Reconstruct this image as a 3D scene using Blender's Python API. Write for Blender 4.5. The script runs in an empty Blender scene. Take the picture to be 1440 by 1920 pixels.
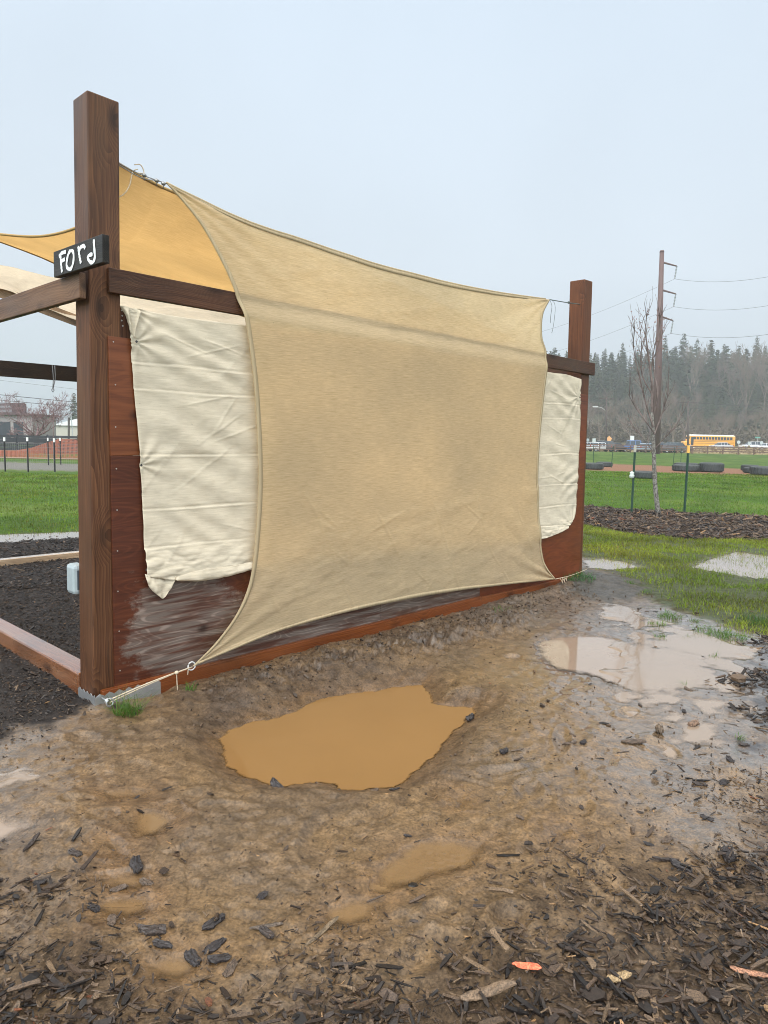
import bpy, math, random
import numpy as np
from mathutils import Vector
random.seed(7)
RNG = np.random.default_rng(11)
SC = bpy.context.scene
COL = SC.collection
PI = math.pi
# ------------------------------------------------------------------ camera model
F, CX, CY = 1330.0, 720.0, 960.0
EYE = 1.6
pit = math.atan(135.0 / F); rho = math.atan(0.020)
r0 = np.array([1.0, 0, 0]); u0 = np.array([0, math.sin(pit), math.cos(pit)]); fw = np.array([0, math.cos(pit), -math.sin(pit)])
cr = r0 * math.cos(rho) + u0 * math.sin(rho); cu = -r0 * math.sin(rho) + u0 * math.cos(rho)
CAM = np.array([0, 0, EYE])
def ray(px, py): return (px - CX) * cr + (CY - py) * cu + F * fw
def G(px, py, z=0.0):
    d = ray(px, py); t = (z - EYE) / d[2]; return CAM + d * t
def Pd(px, py, Y):
    "point seen at this pixel, Y metres in front"
    d = ray(px, py); return CAM + d * (Y / d[1])
def project(p):
    q = np.asarray(p, float) - CAM
    return CX + F * (q @ cr) / (q @ fw), CY - F * (q @ cu) / (q @ fw)
cam = bpy.data.cameras.new('camera'); co = bpy.data.objects.new('camera', cam); COL.objects.link(co)
from mathutils import Matrix
M = Matrix(((cr[0], cu[0], -fw[0], 0), (cr[1], cu[1], -fw[1], 0), (cr[2], cu[2], -fw[2], EYE), (0, 0, 0, 1)))
co.matrix_world = M
cam.sensor_fit = 'HORIZONTAL'; cam.sensor_width = 36; cam.lens = 36 * F / 1440; cam.clip_start = 0.05; cam.clip_end = 3000
SC.camera = co
SC.render.resolution_x = 768; SC.render.resolution_y = 1024
SC.view_settings.view_transform = 'Standard'; SC.view_settings.look = 'None'; SC.view_settings.exposure = 0; SC.view_settings.gamma = 1
SC.cycles.max_bounces = 6; SC.cycles.volume_bounces = 1; SC.cycles.transparent_max_bounces = 16
SC.cycles.use_denoising = True; SC.cycles.filter_width = 1.0; SC.cycles.adaptive_threshold = .006

# ------------------------------------------------------------------ noise
def _h(ix, iy, s):
    n = (ix.astype(np.int64) * 374761393 + iy.astype(np.int64) * 668265263 + s * 974634777) & 0xFFFFFFFF
    n = ((n ^ (n >> 13)) * 1274126177) & 0xFFFFFFFF
    n = (n ^ (n >> 16)) & 0xFFFFFFFF
    return n / 4294967295.0
def vn(x, y, s=0):
    x = np.asarray(x, float); y = np.asarray(y, float)
    ix = np.floor(x); iy = np.floor(y); fx = x - ix; fy = y - iy
    def g(a, b):
        t = _h(ix + a, iy + b, s) * 2 * PI
        return np.cos(t) * (fx - a) + np.sin(t) * (fy - b)
    ux = fx * fx * fx * (fx * (fx * 6 - 15) + 10); uy = fy * fy * fy * (fy * (fy * 6 - 15) + 10)
    a = g(0, 0) * (1 - ux) + g(1, 0) * ux; b = g(0, 1) * (1 - ux) + g(1, 1) * ux
    return (a * (1 - uy) + b * uy) * 1.5
def fbm(x, y, s=0, o=4, gain=.5):
    t = 0; a = 1
    for k in range(o):
        t = t + a * vn(x, y, s + k * 17); x = x * 2.03 + 5.1; y = y * 2.03 + 3.7; a *= gain
    return t
def ss(a, b, x):
    t = np.clip((x - a) / (b - a), 0, 1); return t * t * (3 - 2 * t)

# ------------------------------------------------------------------ node helpers
class NT:
    def __init__(s, name):
        s.m = bpy.data.materials.new(name); s.m.use_nodes = True; s.t = s.m.node_tree; s.t.nodes.clear()
        s.out = s.n('ShaderNodeOutputMaterial')
    def n(s, typ, **kw):
        x = s.t.nodes.new(typ)
        for k, v in kw.items(): setattr(x, k, v)
        return x
    def l(s, a, b): s.t.links.new(a, b)
    def setin(s, node, key, v):
        if hasattr(v, 'node') or isinstance(v, bpy.types.NodeSocket): s.l(v, node.inputs[key])
        else: node.inputs[key].default_value = v
    def attr(s, name, vec=False):
        a = s.n('ShaderNodeAttribute'); a.attribute_name = name
        return a.outputs['Vector'] if vec else a.outputs['Color']
    def fac(s, name):
        a = s.n('ShaderNodeAttribute'); a.attribute_name = name; return a.outputs['Fac']
    def obj(s): return s.n('ShaderNodeTexCoord').outputs['Object']
    def mapv(s, v, sc=(1, 1, 1), loc=(0, 0, 0)):
        m = s.n('ShaderNodeMapping'); s.l(v, m.inputs['Vector']); m.inputs['Scale'].default_value = sc; m.inputs['Location'].default_value = loc
        return m.outputs[0]
    def noise(s, v, scale, detail=4, rough=.55, dist=0, color=False):
        x = s.n('ShaderNodeTexNoise'); s.l(v, x.inputs['Vector'])
        x.inputs['Scale'].default_value = scale; x.inputs['Detail'].default_value = detail; x.inputs['Roughness'].default_value = rough; x.inputs['Distortion'].default_value = dist
        return x.outputs['Color' if color else 'Fac']
    def voro(s, v, scale, feature='F1', out='Distance', rnd=1):
        x = s.n('ShaderNodeTexVoronoi', feature=feature); s.l(v, x.inputs['Vector']); x.inputs['Scale'].default_value = scale; x.inputs['Randomness'].default_value = rnd
        return x.outputs[out]
    def math(s, op, a, b=0.0, c=None):
        x = s.n('ShaderNodeMath', operation=op); s.setin(x, 0, a); s.setin(x, 1, b)
        if c is not None: s.setin(x, 2, c)
        return x.outputs[0]
    def ramp(s, f, stops, interp='LINEAR'):
        x = s.n('ShaderNodeValToRGB'); s.l(f, x.inputs[0]); e = x.color_ramp.elements; x.color_ramp.interpolation = interp
        while len(e) > 1: e.remove(e[0])
        for i, (p, c) in enumerate(stops):
            if not isinstance(c, (tuple, list)): c = (c, c, c)
            el = e[0] if i == 0 else e.new(p)
            el.position = p; el.color = (*c, 1)
        return x.outputs[0]
    def mix(s, f, a, b, mode='MIX'):
        x = s.n('ShaderNodeMix', data_type='RGBA', blend_type=mode)
        def c(v): return (*v, 1) if isinstance(v, tuple) and len(v) == 3 else v
        s.setin(x, 0, f); s.setin(x, 6, c(a)); s.setin(x, 7, c(b)); return x.outputs[2]
    def bump(s, h, strength=.3, dist=.01, prev=None):
        x = s.n('ShaderNodeBump'); s.l(h, x.inputs['Height']); x.inputs['Strength'].default_value = strength; x.inputs['Distance'].default_value = dist
        if prev is not None: s.l(prev, x.inputs['Normal'])
        return x.outputs[0]
    def pbr(s, col, rough=.6, normal=None, spec=.5, metal=0, coat=0, coat_rough=.1, emit=None, alpha=None, final=True):
        b = s.n('ShaderNodeBsdfPrincipled')
        if isinstance(col, tuple): col = (*col, 1)
        s.setin(b, 'Base Color', col); s.setin(b, 'Roughness', rough); s.setin(b, 'Specular IOR Level', spec); s.setin(b, 'Metallic', metal)
        s.setin(b, 'Coat Weight', coat); s.setin(b, 'Coat Roughness', coat_rough)
        if alpha is not None: s.setin(b, 'Alpha', alpha)
        if normal is not None: s.l(normal, b.inputs['Normal'])
        if final: s.l(b.outputs[0], s.out.inputs['Surface'])
        return b
def plain(name, col, rough=.6, var=.15, metal=0, scale=6, spec=.5, bump=.15):
    t = NT(name); v = t.obj(); f = t.noise(v, scale, 5)
    c = t.mix(f, tuple(x * (1 - var) for x in col), tuple(min(1, x * (1 + var)) for x in col))
    t.pbr(c, rough, t.bump(t.noise(v, scale * 6, 3), bump, .01), spec, metal); return t.m

def wood(name, dark, mid, light, rough=.55, ringscale=26, weather=(.3, .27, .24), wamt=.25, coat=.15):
    t = NT(name); g = t.attr('gc', True)
    low = t.noise(t.mapv(g, (.7, 3, 3)), 1.0, 2, .5, 0, True)
    dv = t.n('ShaderNodeVectorMath', operation='MULTIPLY_ADD'); t.l(low, dv.inputs[0]); dv.inputs[1].default_value = (.0, .16, .16); t.l(t.mapv(g, (.12, 1, 1)), dv.inputs[2])
    # knots : sparse spots that also bend the rings
    kv = t.voro(t.mapv(g, (2.6, 6.5, 6.5)), 1.0)
    knot = t.ramp(kv, [(.05, 1), (.12, .75), (.26, 0)])
    bend = t.math('MULTIPLY', t.ramp(kv, [(0, 1), (.5, 0)]), .05)
    cmb = t.n('ShaderNodeCombineXYZ'); t.l(bend, cmb.inputs[1]); t.l(bend, cmb.inputs[2])
    ad = t.n('ShaderNodeVectorMath', operation='ADD'); t.l(dv.outputs[0], ad.inputs[0]); t.l(cmb.outputs[0], ad.inputs[1])
    w = t.n('ShaderNodeTexWave', wave_type='RINGS', rings_direction='X', wave_profile='SAW'); t.l(ad.outputs[0], w.inputs['Vector'])
    w.inputs['Scale'].default_value = ringscale; w.inputs['Distortion'].default_value = 1.2; w.inputs['Detail'].default_value = 2; w.inputs['Detail Scale'].default_value = 1.5
    fib = t.noise(t.mapv(g, (3, 160, 160)), 1, 4, .6)
    fib2 = t.noise(t.mapv(g, (1.2, 38, 38)), 1, 3, .6)
    grain = t.math('MULTIPLY_ADD', w.outputs['Fac'], .22, t.math('MULTIPLY_ADD', fib, .46, t.math('MULTIPLY', fib2, .34)))
    c = t.ramp(grain, [(.30, dark), (.5, mid), (.70, light)])
    pat = t.ramp(t.noise(t.mapv(g, (1.0, 5, 5)), 1.3, 5, .6), [(.45, 0), (.72, 1)])
    c = t.mix(t.math('MULTIPLY', pat, wamt), c, weather)
    c = t.mix(t.math('MULTIPLY', knot, .75), c, tuple(x * .35 for x in dark))
    big = t.noise(t.mapv(g, (1.4, 2, 2)), 1, 3)
    c = t.mix(1.0, c, t.ramp(big, [(.3, .72), (.7, 1.18)]), 'MULTIPLY')
    n = t.bump(grain, .5, .004); n = t.bump(fib, .25, .002, n)
    r = t.ramp(big, [(.3, rough - .14), (.7, rough + .12)])
    c = t.mix(1.0, c, (.80, .60, .38), 'MULTIPLY')
    t.pbr(c, r, n, .25, 0, coat * .35 if coat < .4 else coat, .3 if coat < .4 else .08); return t.m

def plywood(name, dark, mid, light, worn=None, wc=None, freq=26, rough=.38, worn2=None):
    t = NT(name); g = t.attr('gc', True)
    n1 = t.noise(t.mapv(g, (.9, 4.2, 1)), 1.0, 2, .4)
    fine = t.noise(t.mapv(g, (3, 90, 1)), 1, 4, .6)
    fine2 = t.noise(t.mapv(g, (2, 30, 1)), 1, 3, .6)
    b = t.math('SINE', t.math('MULTIPLY', n1, freq * 2 * PI))
    kv = t.voro(t.mapv(g, (2.6, 3.4, 1)), 1.0)
    knot = t.ramp(kv, [(.045, 1), (.085, .55), (.14, 0)])
    b2 = t.ramp(t.math('MULTIPLY_ADD', b, .5, .5), [(.55, 0), (.95, 1)])
    grain = t.math('MULTIPLY_ADD', b2, .10, t.math('MULTIPLY_ADD', fine, .50, t.math('MULTIPLY', fine2, .42)))
    c = t.ramp(grain, [(.25, dark), (.5, mid), (.8, light)])
    if worn:
        # bare greyed patches where the stain has peeled, bright earlywood rings in them
        wn = t.noise(t.mapv(g, (2.2, 3.6, 1)), 1.0, 6, .7)
        cx, cz, rx, rz = worn
        vm = t.n('ShaderNodeVectorMath', operation='LENGTH'); t.l(t.mapv(g, (1 / rx, 1 / rz, 0), (-cx / rx, -cz / rz, 0)), vm.inputs[0])
        ln = vm.outputs['Value']
        if worn2:
            cx, cz, rx, rz = worn2; vm2 = t.n('ShaderNodeVectorMath', operation='LENGTH'); t.l(t.mapv(g, (1 / rx, 1 / rz, 0), (-cx / rx, -cz / rz, 0)), vm2.inputs[0]); ln = t.math('MINIMUM', ln, vm2.outputs['Value'])
        mk = t.ramp(t.math('ADD', t.math('MULTIPLY', wn, 1.3), t.math('MULTIPLY', ln, -.55)), [(.10, 0), (.20, 1)])
        mk = t.math('MULTIPLY', mk, t.ramp(fine2, [(.38, .15), (.56, 1)]))
        rings = t.math('MULTIPLY', t.ramp(t.math('MULTIPLY_ADD', b, .5, .5), [(.74, 0), (.99, 1)]), t.ramp(fine2, [(.35, .15), (.6, 1)]))
        wcol = t.mix(t.math('MULTIPLY', rings, .42), t.mix(fine, tuple(x * .55 for x in wc), wc), tuple(min(1, x * 2.1) for x in wc))
        c = t.mix(mk, c, wcol)
    c = t.mix(t.math('MULTIPLY', knot, .8), c, tuple(x * .3 for x in dark))
    big = t.noise(t.mapv(g, (1.0, 1.4, 1)), 1, 3)
    c = t.mix(1.0, c, t.ramp(big, [(.3, .75), (.7, 1.15)]), 'MULTIPLY')
    n = t.bump(grain, .35, .002)
    c = t.mix(1.0, c, (.74, .50, .36), 'MULTIPLY'); t.pbr(c, t.ramp(big, [(.3, rough - .05), (.7, rough + .15)]), n, .35, 0, .08, .25); return t.m

# ------------------------------------------------------------------ object helpers
def setmesh(me, V, Fs, attrs=None, smooth=False):
    me.from_pydata([tuple(v) for v in V], [], Fs)
    if attrs:
        for k, a in attrs.items():
            a = np.asarray(a, np.float32)
            if a.ndim == 1: at = me.attributes.new(k, 'FLOAT', 'POINT'); at.data.foreach_set('value', a)
            else: at = me.attributes.new(k, 'FLOAT_VECTOR', 'POINT'); at.data.foreach_set('vector', a.ravel())
    if smooth: me.polygons.foreach_set('use_smooth', [True] * len(me.polygons))
    me.update()
def fastmesh(name, V, quads=None, tris=None, attrs=None, smooth=False):
    me = bpy.data.meshes.new(name); V = np.asarray(V, np.float32)
    nq = 0 if quads is None else len(quads); nt = 0 if tris is None else len(tris)
    me.vertices.add(len(V)); me.vertices.foreach_set('co', V.ravel())
    idx = []; st = []; tot = []
    if nq: idx.append(np.asarray(quads, np.int32).ravel()); tot.append(np.full(nq, 4, np.int32))
    if nt: idx.append(np.asarray(tris, np.int32).ravel()); tot.append(np.full(nt, 3, np.int32))
    idx = np.concatenate(idx); tot = np.concatenate(tot); st = np.concatenate([[0], np.cumsum(tot)[:-1]]).astype(np.int32)
    me.loops.add(len(idx)); me.loops.foreach_set('vertex_index', idx)
    me.polygons.add(len(tot)); me.polygons.foreach_set('loop_start', st); me.polygons.foreach_set('loop_total', tot)
    me.polygons.foreach_set('use_smooth', np.full(len(tot), smooth))
    me.update(calc_edges=True)
    if attrs:
        for k, a in attrs.items():
            a = np.asarray(a, np.float32)
            if a.ndim == 1: at = me.attributes.new(k, 'FLOAT', 'POINT'); at.data.foreach_set('value', a)
            else: at = me.attributes.new(k, 'FLOAT_VECTOR', 'POINT'); at.data.foreach_set('vector', a.ravel())
    return me
ORG = {}
def org(o):
    return ORG.get(o.name, np.zeros(3)) if o is not None else np.zeros(3)
def link(name, me, mat, parent=None):
    o = bpy.data.objects.new(name, me); COL.objects.link(o)
    if mat and not me.materials: me.materials.append(mat)
    if parent is not None: o.parent = parent; ORG[o.name] = org(parent)
    return o
def tag(o, label=None, cat=None, group=None, kind=None):
    if label: o['label'] = label
    if cat: o['category'] = cat
    if group: o['group'] = group
    if kind: o['kind'] = kind
    return o
def thing(name, label, cat, loc=(0, 0, 0), group=None):
    o = bpy.data.objects.new(name, None); COL.objects.link(o); o.location = tuple(float(x) for x in loc); o.empty_display_size = .2
    ORG[o.name] = np.array(loc, float); return tag(o, label, cat, group)
def kids(o): return [c for c in bpy.data.objects if c.parent == o]
def copy_tree(o, parent=None):
    c = o.copy(); COL.objects.link(c)
    if parent is not None: c.parent = parent
    for ch in kids(o): copy_tree(ch, c)
    return c
def solo(mb, name, mat, label, cat, loc, group=None, kind=None, **kw):
    "a thing that is one mesh, its origin at loc"
    o = mb.build(name, mat, None, at=np.array(loc, float), **kw); return tag(o, label, cat, group, kind)

class MB:
    def __init__(s): s.v = []; s.f = []; s.g = []; s.n = 0
    def add(s, V, Fs, g=None):
        b = s.n; s.v += [np.asarray(v, float) for v in V]; s.f += [tuple(b + i for i in f) for f in Fs]; s.n += len(V)
        s.g += list(g) if g is not None else [np.asarray(v, float) for v in V]
    def box8(s, P, g=None):
        s.add(P, [(0, 3, 2, 1), (4, 5, 6, 7), (0, 1, 5, 4), (1, 2, 6, 5), (2, 3, 7, 6), (3, 0, 4, 7)], g)
    def beam(s, p0, p1, side, up, w, h, jit=0):
        "box from p0 to p1; section w along side, h along up, centred on the line; gc.x runs along the grain"
        p0 = np.asarray(p0, float); p1 = np.asarray(p1, float); side = np.asarray(side, float); up = np.asarray(up, float)
        L = np.linalg.norm(p1 - p0); P = []; g = []; of = np.array([random.uniform(0, 40), random.uniform(.02, .3), random.uniform(.02, .3)])
        for t, p in ((0, p0), (1, p1)):
            for a, b in ((-1, -1), (1, -1), (1, 1), (-1, 1)):
                P.append(p + side * a * w / 2 + up * b * h / 2 + np.array([random.uniform(-jit, jit) for _ in range(3)])); g.append(np.array([t * L, a * w / 2, b * h / 2]) + of)
        s.box8(P, g)
    def box(s, c, dx, dy, dz):
        c = np.asarray(c, float); s.beam(c - [dx / 2, 0, 0], c + [dx / 2, 0, 0], (0, 1, 0), (0, 0, 1), dy, dz)
    def tube(s, pts, rad, n=6, cap=True):
        pts = [np.asarray(p, float) for p in pts]; rads = rad if hasattr(rad, '__len__') else [rad] * len(pts)
        V = []; Fs = []; ref = np.array([0.3, 0.2, 1.0]); 
        for i, p in enumerate(pts):
            d = pts[min(i + 1, len(pts) - 1)] - pts[max(i - 1, 0)]; d = d / (np.linalg.norm(d) + 1e-9)
            if abs(d @ ref) / np.linalg.norm(ref) > .95: a = np.cross(d, [1, 0, 0])
            else: a = np.cross(d, ref)
            a /= np.linalg.norm(a); b = np.cross(d, a)
            for k in range(n):
                t = 2 * PI * k / n; V.append(p + (a * math.cos(t) + b * math.sin(t)) * rads[i])
        for i in range(len(pts) - 1):
            for k in range(n):
                Fs.append((i * n + k, i * n + (k + 1) % n, (i + 1) * n + (k + 1) % n, (i + 1) * n + k))
        if cap: Fs.append(tuple(range(n))[::-1]); Fs.append(tuple(range((len(pts) - 1) * n, len(pts) * n)))
        s.add(V, Fs)
    def lathe(s, c, axis, prof, n=20, closed=False):
        "prof: (r, t) along axis"
        c = np.asarray(c, float); axis = np.asarray(axis, float); axis /= np.linalg.norm(axis)
        a = np.cross(axis, [0, 0, 1] if abs(axis[2]) < .9 else [1, 0, 0]); a /= np.linalg.norm(a); b = np.cross(axis, a)
        V = []; Fs = []
        for r, t in prof:
            for k in range(n):
                th = 2 * PI * k / n; V.append(c + axis * t + (a * math.cos(th) + b * math.sin(th)) * r)
        m = len(prof)
        for i in range(m if closed else m - 1):
            for k in range(n):
                j = (i + 1) % m; Fs.append((i * n + k, i * n + (k + 1) % n, j * n + (k + 1) % n, j * n + k))
        if not closed: Fs.append(tuple(range(n))[::-1]); Fs.append(tuple(range((m - 1) * n, m * n)))
        s.add(V, Fs)
    def prism(s, poly, o, a, b, n, th):
        "2-D polygon (coords along a,b from o) extruded th along n"
        o = np.asarray(o, float); a = np.asarray(a, float); b = np.asarray(b, float); n = np.asarray(n, float); k = len(poly)
        V = [o + a * x + b * y for x, y in poly] + [o + a * x + b * y + n * th for x, y in poly]
        g = [np.array([x, y, 0]) for x, y in poly] * 2
        Fs = [tuple(range(k))[::-1], tuple(range(k, 2 * k))] + [(i, (i + 1) % k, k + (i + 1) % k, k + i) for i in range(k)]
        s.add(V, Fs, g)
    def build(s, name, mat, parent=None, bevel=0, smooth=False, at=None, fixn=True):
        o0 = org(parent) if parent is not None else (at if at is not None else np.zeros(3))
        me = bpy.data.meshes.new(name); V = np.array(s.v) - o0
        setmesh(me, V, s.f, {'gc': np.array(s.g)}, smooth)
        if fixn:
            import bmesh
            bm = bmesh.new(); bm.from_mesh(me); bmesh.ops.recalc_face_normals(bm, faces=bm.faces); bm.to_mesh(me); bm.free()
        o = link(name, me, mat, parent)
        if parent is None: o.location = tuple(o0); ORG[o.name] = o0
        if bevel:
            m = o.modifiers.new('bevel', 'BEVEL'); m.width = bevel; m.segments = 2; m.limit_method = 'ANGLE'
        return o
def catmull(pts, n):
    P = [np.asarray(p, float) for p in pts]; d = [0]
    for i in range(1, len(P)): d.append(d[-1] + np.linalg.norm(P[i] - P[i - 1]))
    Q = [2 * P[0] - P[1]] + P + [2 * P[-1] - P[-2]]; out = []
    for k in range(n):
        s_ = d[-1] * k / (n - 1); i = 0
        while i < len(P) - 2 and d[i + 1] < s_: i += 1
        t = (s_ - d[i]) / (d[i + 1] - d[i] + 1e-9); a, b, c, e = Q[i], Q[i + 1], Q[i + 2], Q[i + 3]
        out.append(.5 * ((2 * b) + (-a + c) * t + (2 * a - 5 * b + 4 * c - e) * t * t + (-a + 3 * b - 3 * c + e) * t ** 3))
    return np.array(out)
def coons(top, bot, left, right, nu, nv):
    "top,bot run left to right; left,right run top to bottom"
    T, B, L, R = catmull(top, nu), catmull(bot, nu), catmull(left, nv), catmull(right, nv)
    s_ = np.linspace(0, 1, nu)[None, :, None]; t = np.linspace(0, 1, nv)[:, None, None]
    S = (1 - t) * T[None] + t * B[None] + (1 - s_) * L[:, None] + s_ * R[:, None]
    return S - ((1 - s_) * (1 - t) * T[0] + s_ * (1 - t) * T[-1] + (1 - s_) * t * B[0] + s_ * t * B[-1])
def gridquads(nv, nu):
    i = np.arange(nv - 1)[:, None] * nu + np.arange(nu - 1)[None]; i = i.ravel()
    return np.stack([i, i + 1, i + nu + 1, i + nu], 1)
# ------------------------------------------------------------------ wall frame
A = G(175, 1321); B = G(1091, 1084)
dv_ = (B - A); LW = float(np.linalg.norm(dv_)); d_ = dv_ / LW; n_ = np.array([-d_[1], d_[0], 0.0]); up_ = np.array([0, 0, 1.0])
def W(u, v, w): return A + d_ * u + n_ * v + up_ * w
def wp(px, py, v=0.0):
    "wall-frame point (u, v, w) seen at this pixel on the plane at depth v behind the wall face"
    r = ray(px, py); o = A + n_ * v; t = ((o - CAM) @ n_) / (r @ n_); P = CAM + r * t; q = P - A
    return np.array([q @ d_, v, q[2]])
def wpW(px, py, v=0.0):
    q = wp(px, py, v); return W(*q)
PW = 0.185

# ------------------------------------------------------------------ puddles and ground
def gp(pts, z=0.0): return np.array([G(x, y, z)[:2] for x, y in pts])
PUD = [ # outline in the picture, level, slope of the bank, depth, kind
 ([(410,1385),(430,1368),(475,1352),(520,1345),(550,1336),(572,1322),(600,1309),(650,1301),(705,1295),(755,1286),(790,1285),(806,1298),(814,1318),(850,1324),(890,1326),(894,1337),(868,1356),(840,1386),(812,1420),(795,1436),(768,1452),(757,1468),(720,1478),(680,1482),(640,1480),(622,1470),(580,1468),(535,1476),(500,1470),(452,1455),(425,1440),(416,1418)], -.075, .42, .10, 'deep'),
 ([(1002,1212),(1030,1201),(1080,1198),(1130,1199),(1160,1207),(1178,1222),(1230,1228),(1290,1240),(1305,1260),(1330,1275),(1300,1290),(1240,1300),(1195,1303),(1150,1291),(1100,1272),(1050,1263),(1012,1243)], -.035, .16, .03, 'clear'),
 ([(1255,1205),(1310,1200),(1380,1206),(1410,1222),(1400,1240),(1340,1236),(1280,1226)], -.03, .12, .02, 'clear'),
 ([(1330,1050),(1380,1036),(1440,1045),(1500,1060),(1500,1090),(1420,1088),(1350,1078),(1290,1066)], -.03, .07, .02, 'clear'),
 ([(1090,1052),(1130,1048),(1180,1056),(1200,1066),(1150,1070),(1100,1066)], -.025, .08, .02, 'clear'),
 ([(1120,1150),(1160,1144),(1200,1150),(1210,1162),(1160,1170),(1125,1164)], -.025, .1, .02, 'clear'),
 ([(-90,1012),(0,1006),(80,1003),(143,1000),(190,1000),(190,1010),(143,1014),(60,1019),(0,1024),(-90,1030)], -.03, .08, .02, 'clear'),
 ([(-80,1560),(0,1545),(50,1548),(66,1562),(40,1580),(0,1600),(-80,1620)], -.035, .12, .03, 'clear'),
 ([(244,1550),(256,1536),(290,1531),(322,1536),(332,1552),(318,1575),(290,1588),(252,1590),(240,1572)], -.04, .2, .03, 'brown'),
 ([(195,1652),(230,1645),(275,1650),(284,1668),(262,1688),(215,1690),(190,1675)], -.035, .15, .025, 'brown'),
 ([(200,1702),(250,1694),(284,1702),(278,1726),(235,1742),(190,1735),(178,1716)], -.035, .15, .025, 'brown'),
 ([(700,1640),(745,1600),(790,1580),(850,1578),(905,1590),(915,1612),(885,1640),(820,1652),(770,1672),(720,1690),(690,1680)], -.035, .12, .02, 'brown'),
 ([(590,1715),(630,1700),(690,1692),(715,1702),(700,1735),(655,1752),(610,1748)], -.03, .14, .02, 'brown'),
 ([(842,1500),(866,1494),(888,1502),(884,1518),(856,1522)], -.03, .2, .03, 'brown'),
 ([(1032,1566),(1050,1562),(1067,1566),(1066,1579),(1038,1577)], -.025, .3, .03, 'brown'),
 ([(270,1815),(320,1798),(370,1808),(385,1830),(340,1852),(285,1848)], -.03, .12, .02, 'brown'),
 ([(205,1590),(235,1596),(232,1618),(200,1615)], -.03, .2, .02, 'brown'),
 ([(190,1492),(250,1484),(285,1490),(270,1502),(210,1506)], -.025, .12, .015, 'brown'),
]
def sdf(poly, x, y):
    n = len(poly); D = np.full(x.shape, 1e18); ins = np.zeros(x.shape, bool)
    for i in range(n):
        ax, ay = poly[i]; bx, by = poly[(i + 1) % n]; ex, ey = bx - ax, by - ay
        wx, wy = x - ax, y - ay; t = np.clip((wx * ex + wy * ey) / (ex * ex + ey * ey + 1e-12), 0, 1)
        D = np.minimum(D, (wx - ex * t) ** 2 + (wy - ey * t) ** 2)
        c = ((ay > y) != (by > y)) & (x < (bx - ax) * (y - ay) / (by - ay + 1e-15) + ax); ins ^= c
    D = np.sqrt(D); return np.where(ins, -D, D)
def sdfm(poly, x, y, m=.8, far=9.0):
    lo = poly.min(0) - m; hi = poly.max(0) + m; k = (x > lo[0]) & (x < hi[0]) & (y > lo[1]) & (y < hi[1])
    D = np.full(x.shape, far); 
    if k.any(): D[k] = sdf(poly, x[k], y[k])
    return D
PP = [(gp(p, z), z, sl, dp, kd) for p, z, sl, dp, kd in PUD]
# zones of the ground
Z_FINES = gp([(-700,1000),(150,1004),(260,1000),(700,1000),(640,1180),(215,1312),(200,1325),(150,1345),(60,1368),(0,1398),(-200,1440),(-700,1500)])
Z_GRASS_R = gp([(1085,975),(1440,1000),(1900,1020),(1900,1240),(1440,1190),(1400,1183),(1330,1160),(1262,1142),(1215,1118),(1165,1090),(1120,1048),(1085,1040),(1000,1035),(900,1030),(700,1005),(700,960)])
Z_BED = gp([(700,935),(1085,948),(1180,956),(1300,962),(1440,970),(1900,985),(1900,1035),(1440,1012),(1290,1012),(1180,1000),(1085,984),(700,972)])
Z_PATH = gp([(600,852),(1095,868),(1440,881),(2000,902),(2000,918),(1440,894),(1095,881),(600,862)])
Z_LEFT_GRAVEL = gp([(-700,860),(0,866),(160,870),(400,872),(400,886),(160,884),(0,880),(-700,872)])
Z_GRAV = gp([(1080,1060),(1130,1072),(1200,1100),(1215,1120),(1150,1128),(1090,1120),(1050,1105),(1040,1085)])
Z_RMULCH = gp([(1420,1200),(1480,1190),(1700,1210),(1700,1700),(1440,1420),(1425,1330),(1405,1270)])
Z_GRAVE_EDGE = gp([(1150,1085),(1480,1180),(1480,1215),(1330,1196),(1220,1140)])
CH = [(-300,1640),(0,1700),(90,1740),(200,1830),(300,1868),(420,1885),(560,1880),(600,1830),(700,1815),(800,1805),(860,1790),(930,1760),(1000,1730),(1080,1705),(1150,1700),(1220,1668),(1300,1640),(1370,1600),(1440,1555),(1600,1500),(1900,1450),(1900,2600),(-900,2600),(-900,1640)]
Z_CHIPS = gp(CH)
def rise(x, y):
    r = ss(60, 115, y) * .42 + ss(115, 165, y) * .75
    hill = ss(190, 340, y) * 26 * ss(-10, 60, x + (y - 200) * 0.02)
    return r + hill
DENTS = []
for i in range(46):
    px, py = random.uniform(120, 1400), random.uniform(1200, 1850)
    c = G(px, py)[:2]; DENTS.append((c[0], c[1], random.uniform(.05, .15), random.uniform(.035, .07), random.uniform(0, PI), random.uniform(.008, .024)))
def wetzone(x, y):
    uu = (x - A[0]) * d_[0] + (y - A[1]) * d_[1]; vv = (x - A[0]) * n_[0] + (y - A[1]) * n_[1]; n1 = fbm(x * 1.3, y * 1.3, 101, 2)
    return np.clip(ss(1.3, 2.5, uu - .25 * vv + .4 * n1) * ss(-.7, -1.6, vv) + ss(-.9, -1.7, x + .3 * n1 + .12 * y), 0, 1) * ss(16, 11, np.hypot(x, y))
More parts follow.
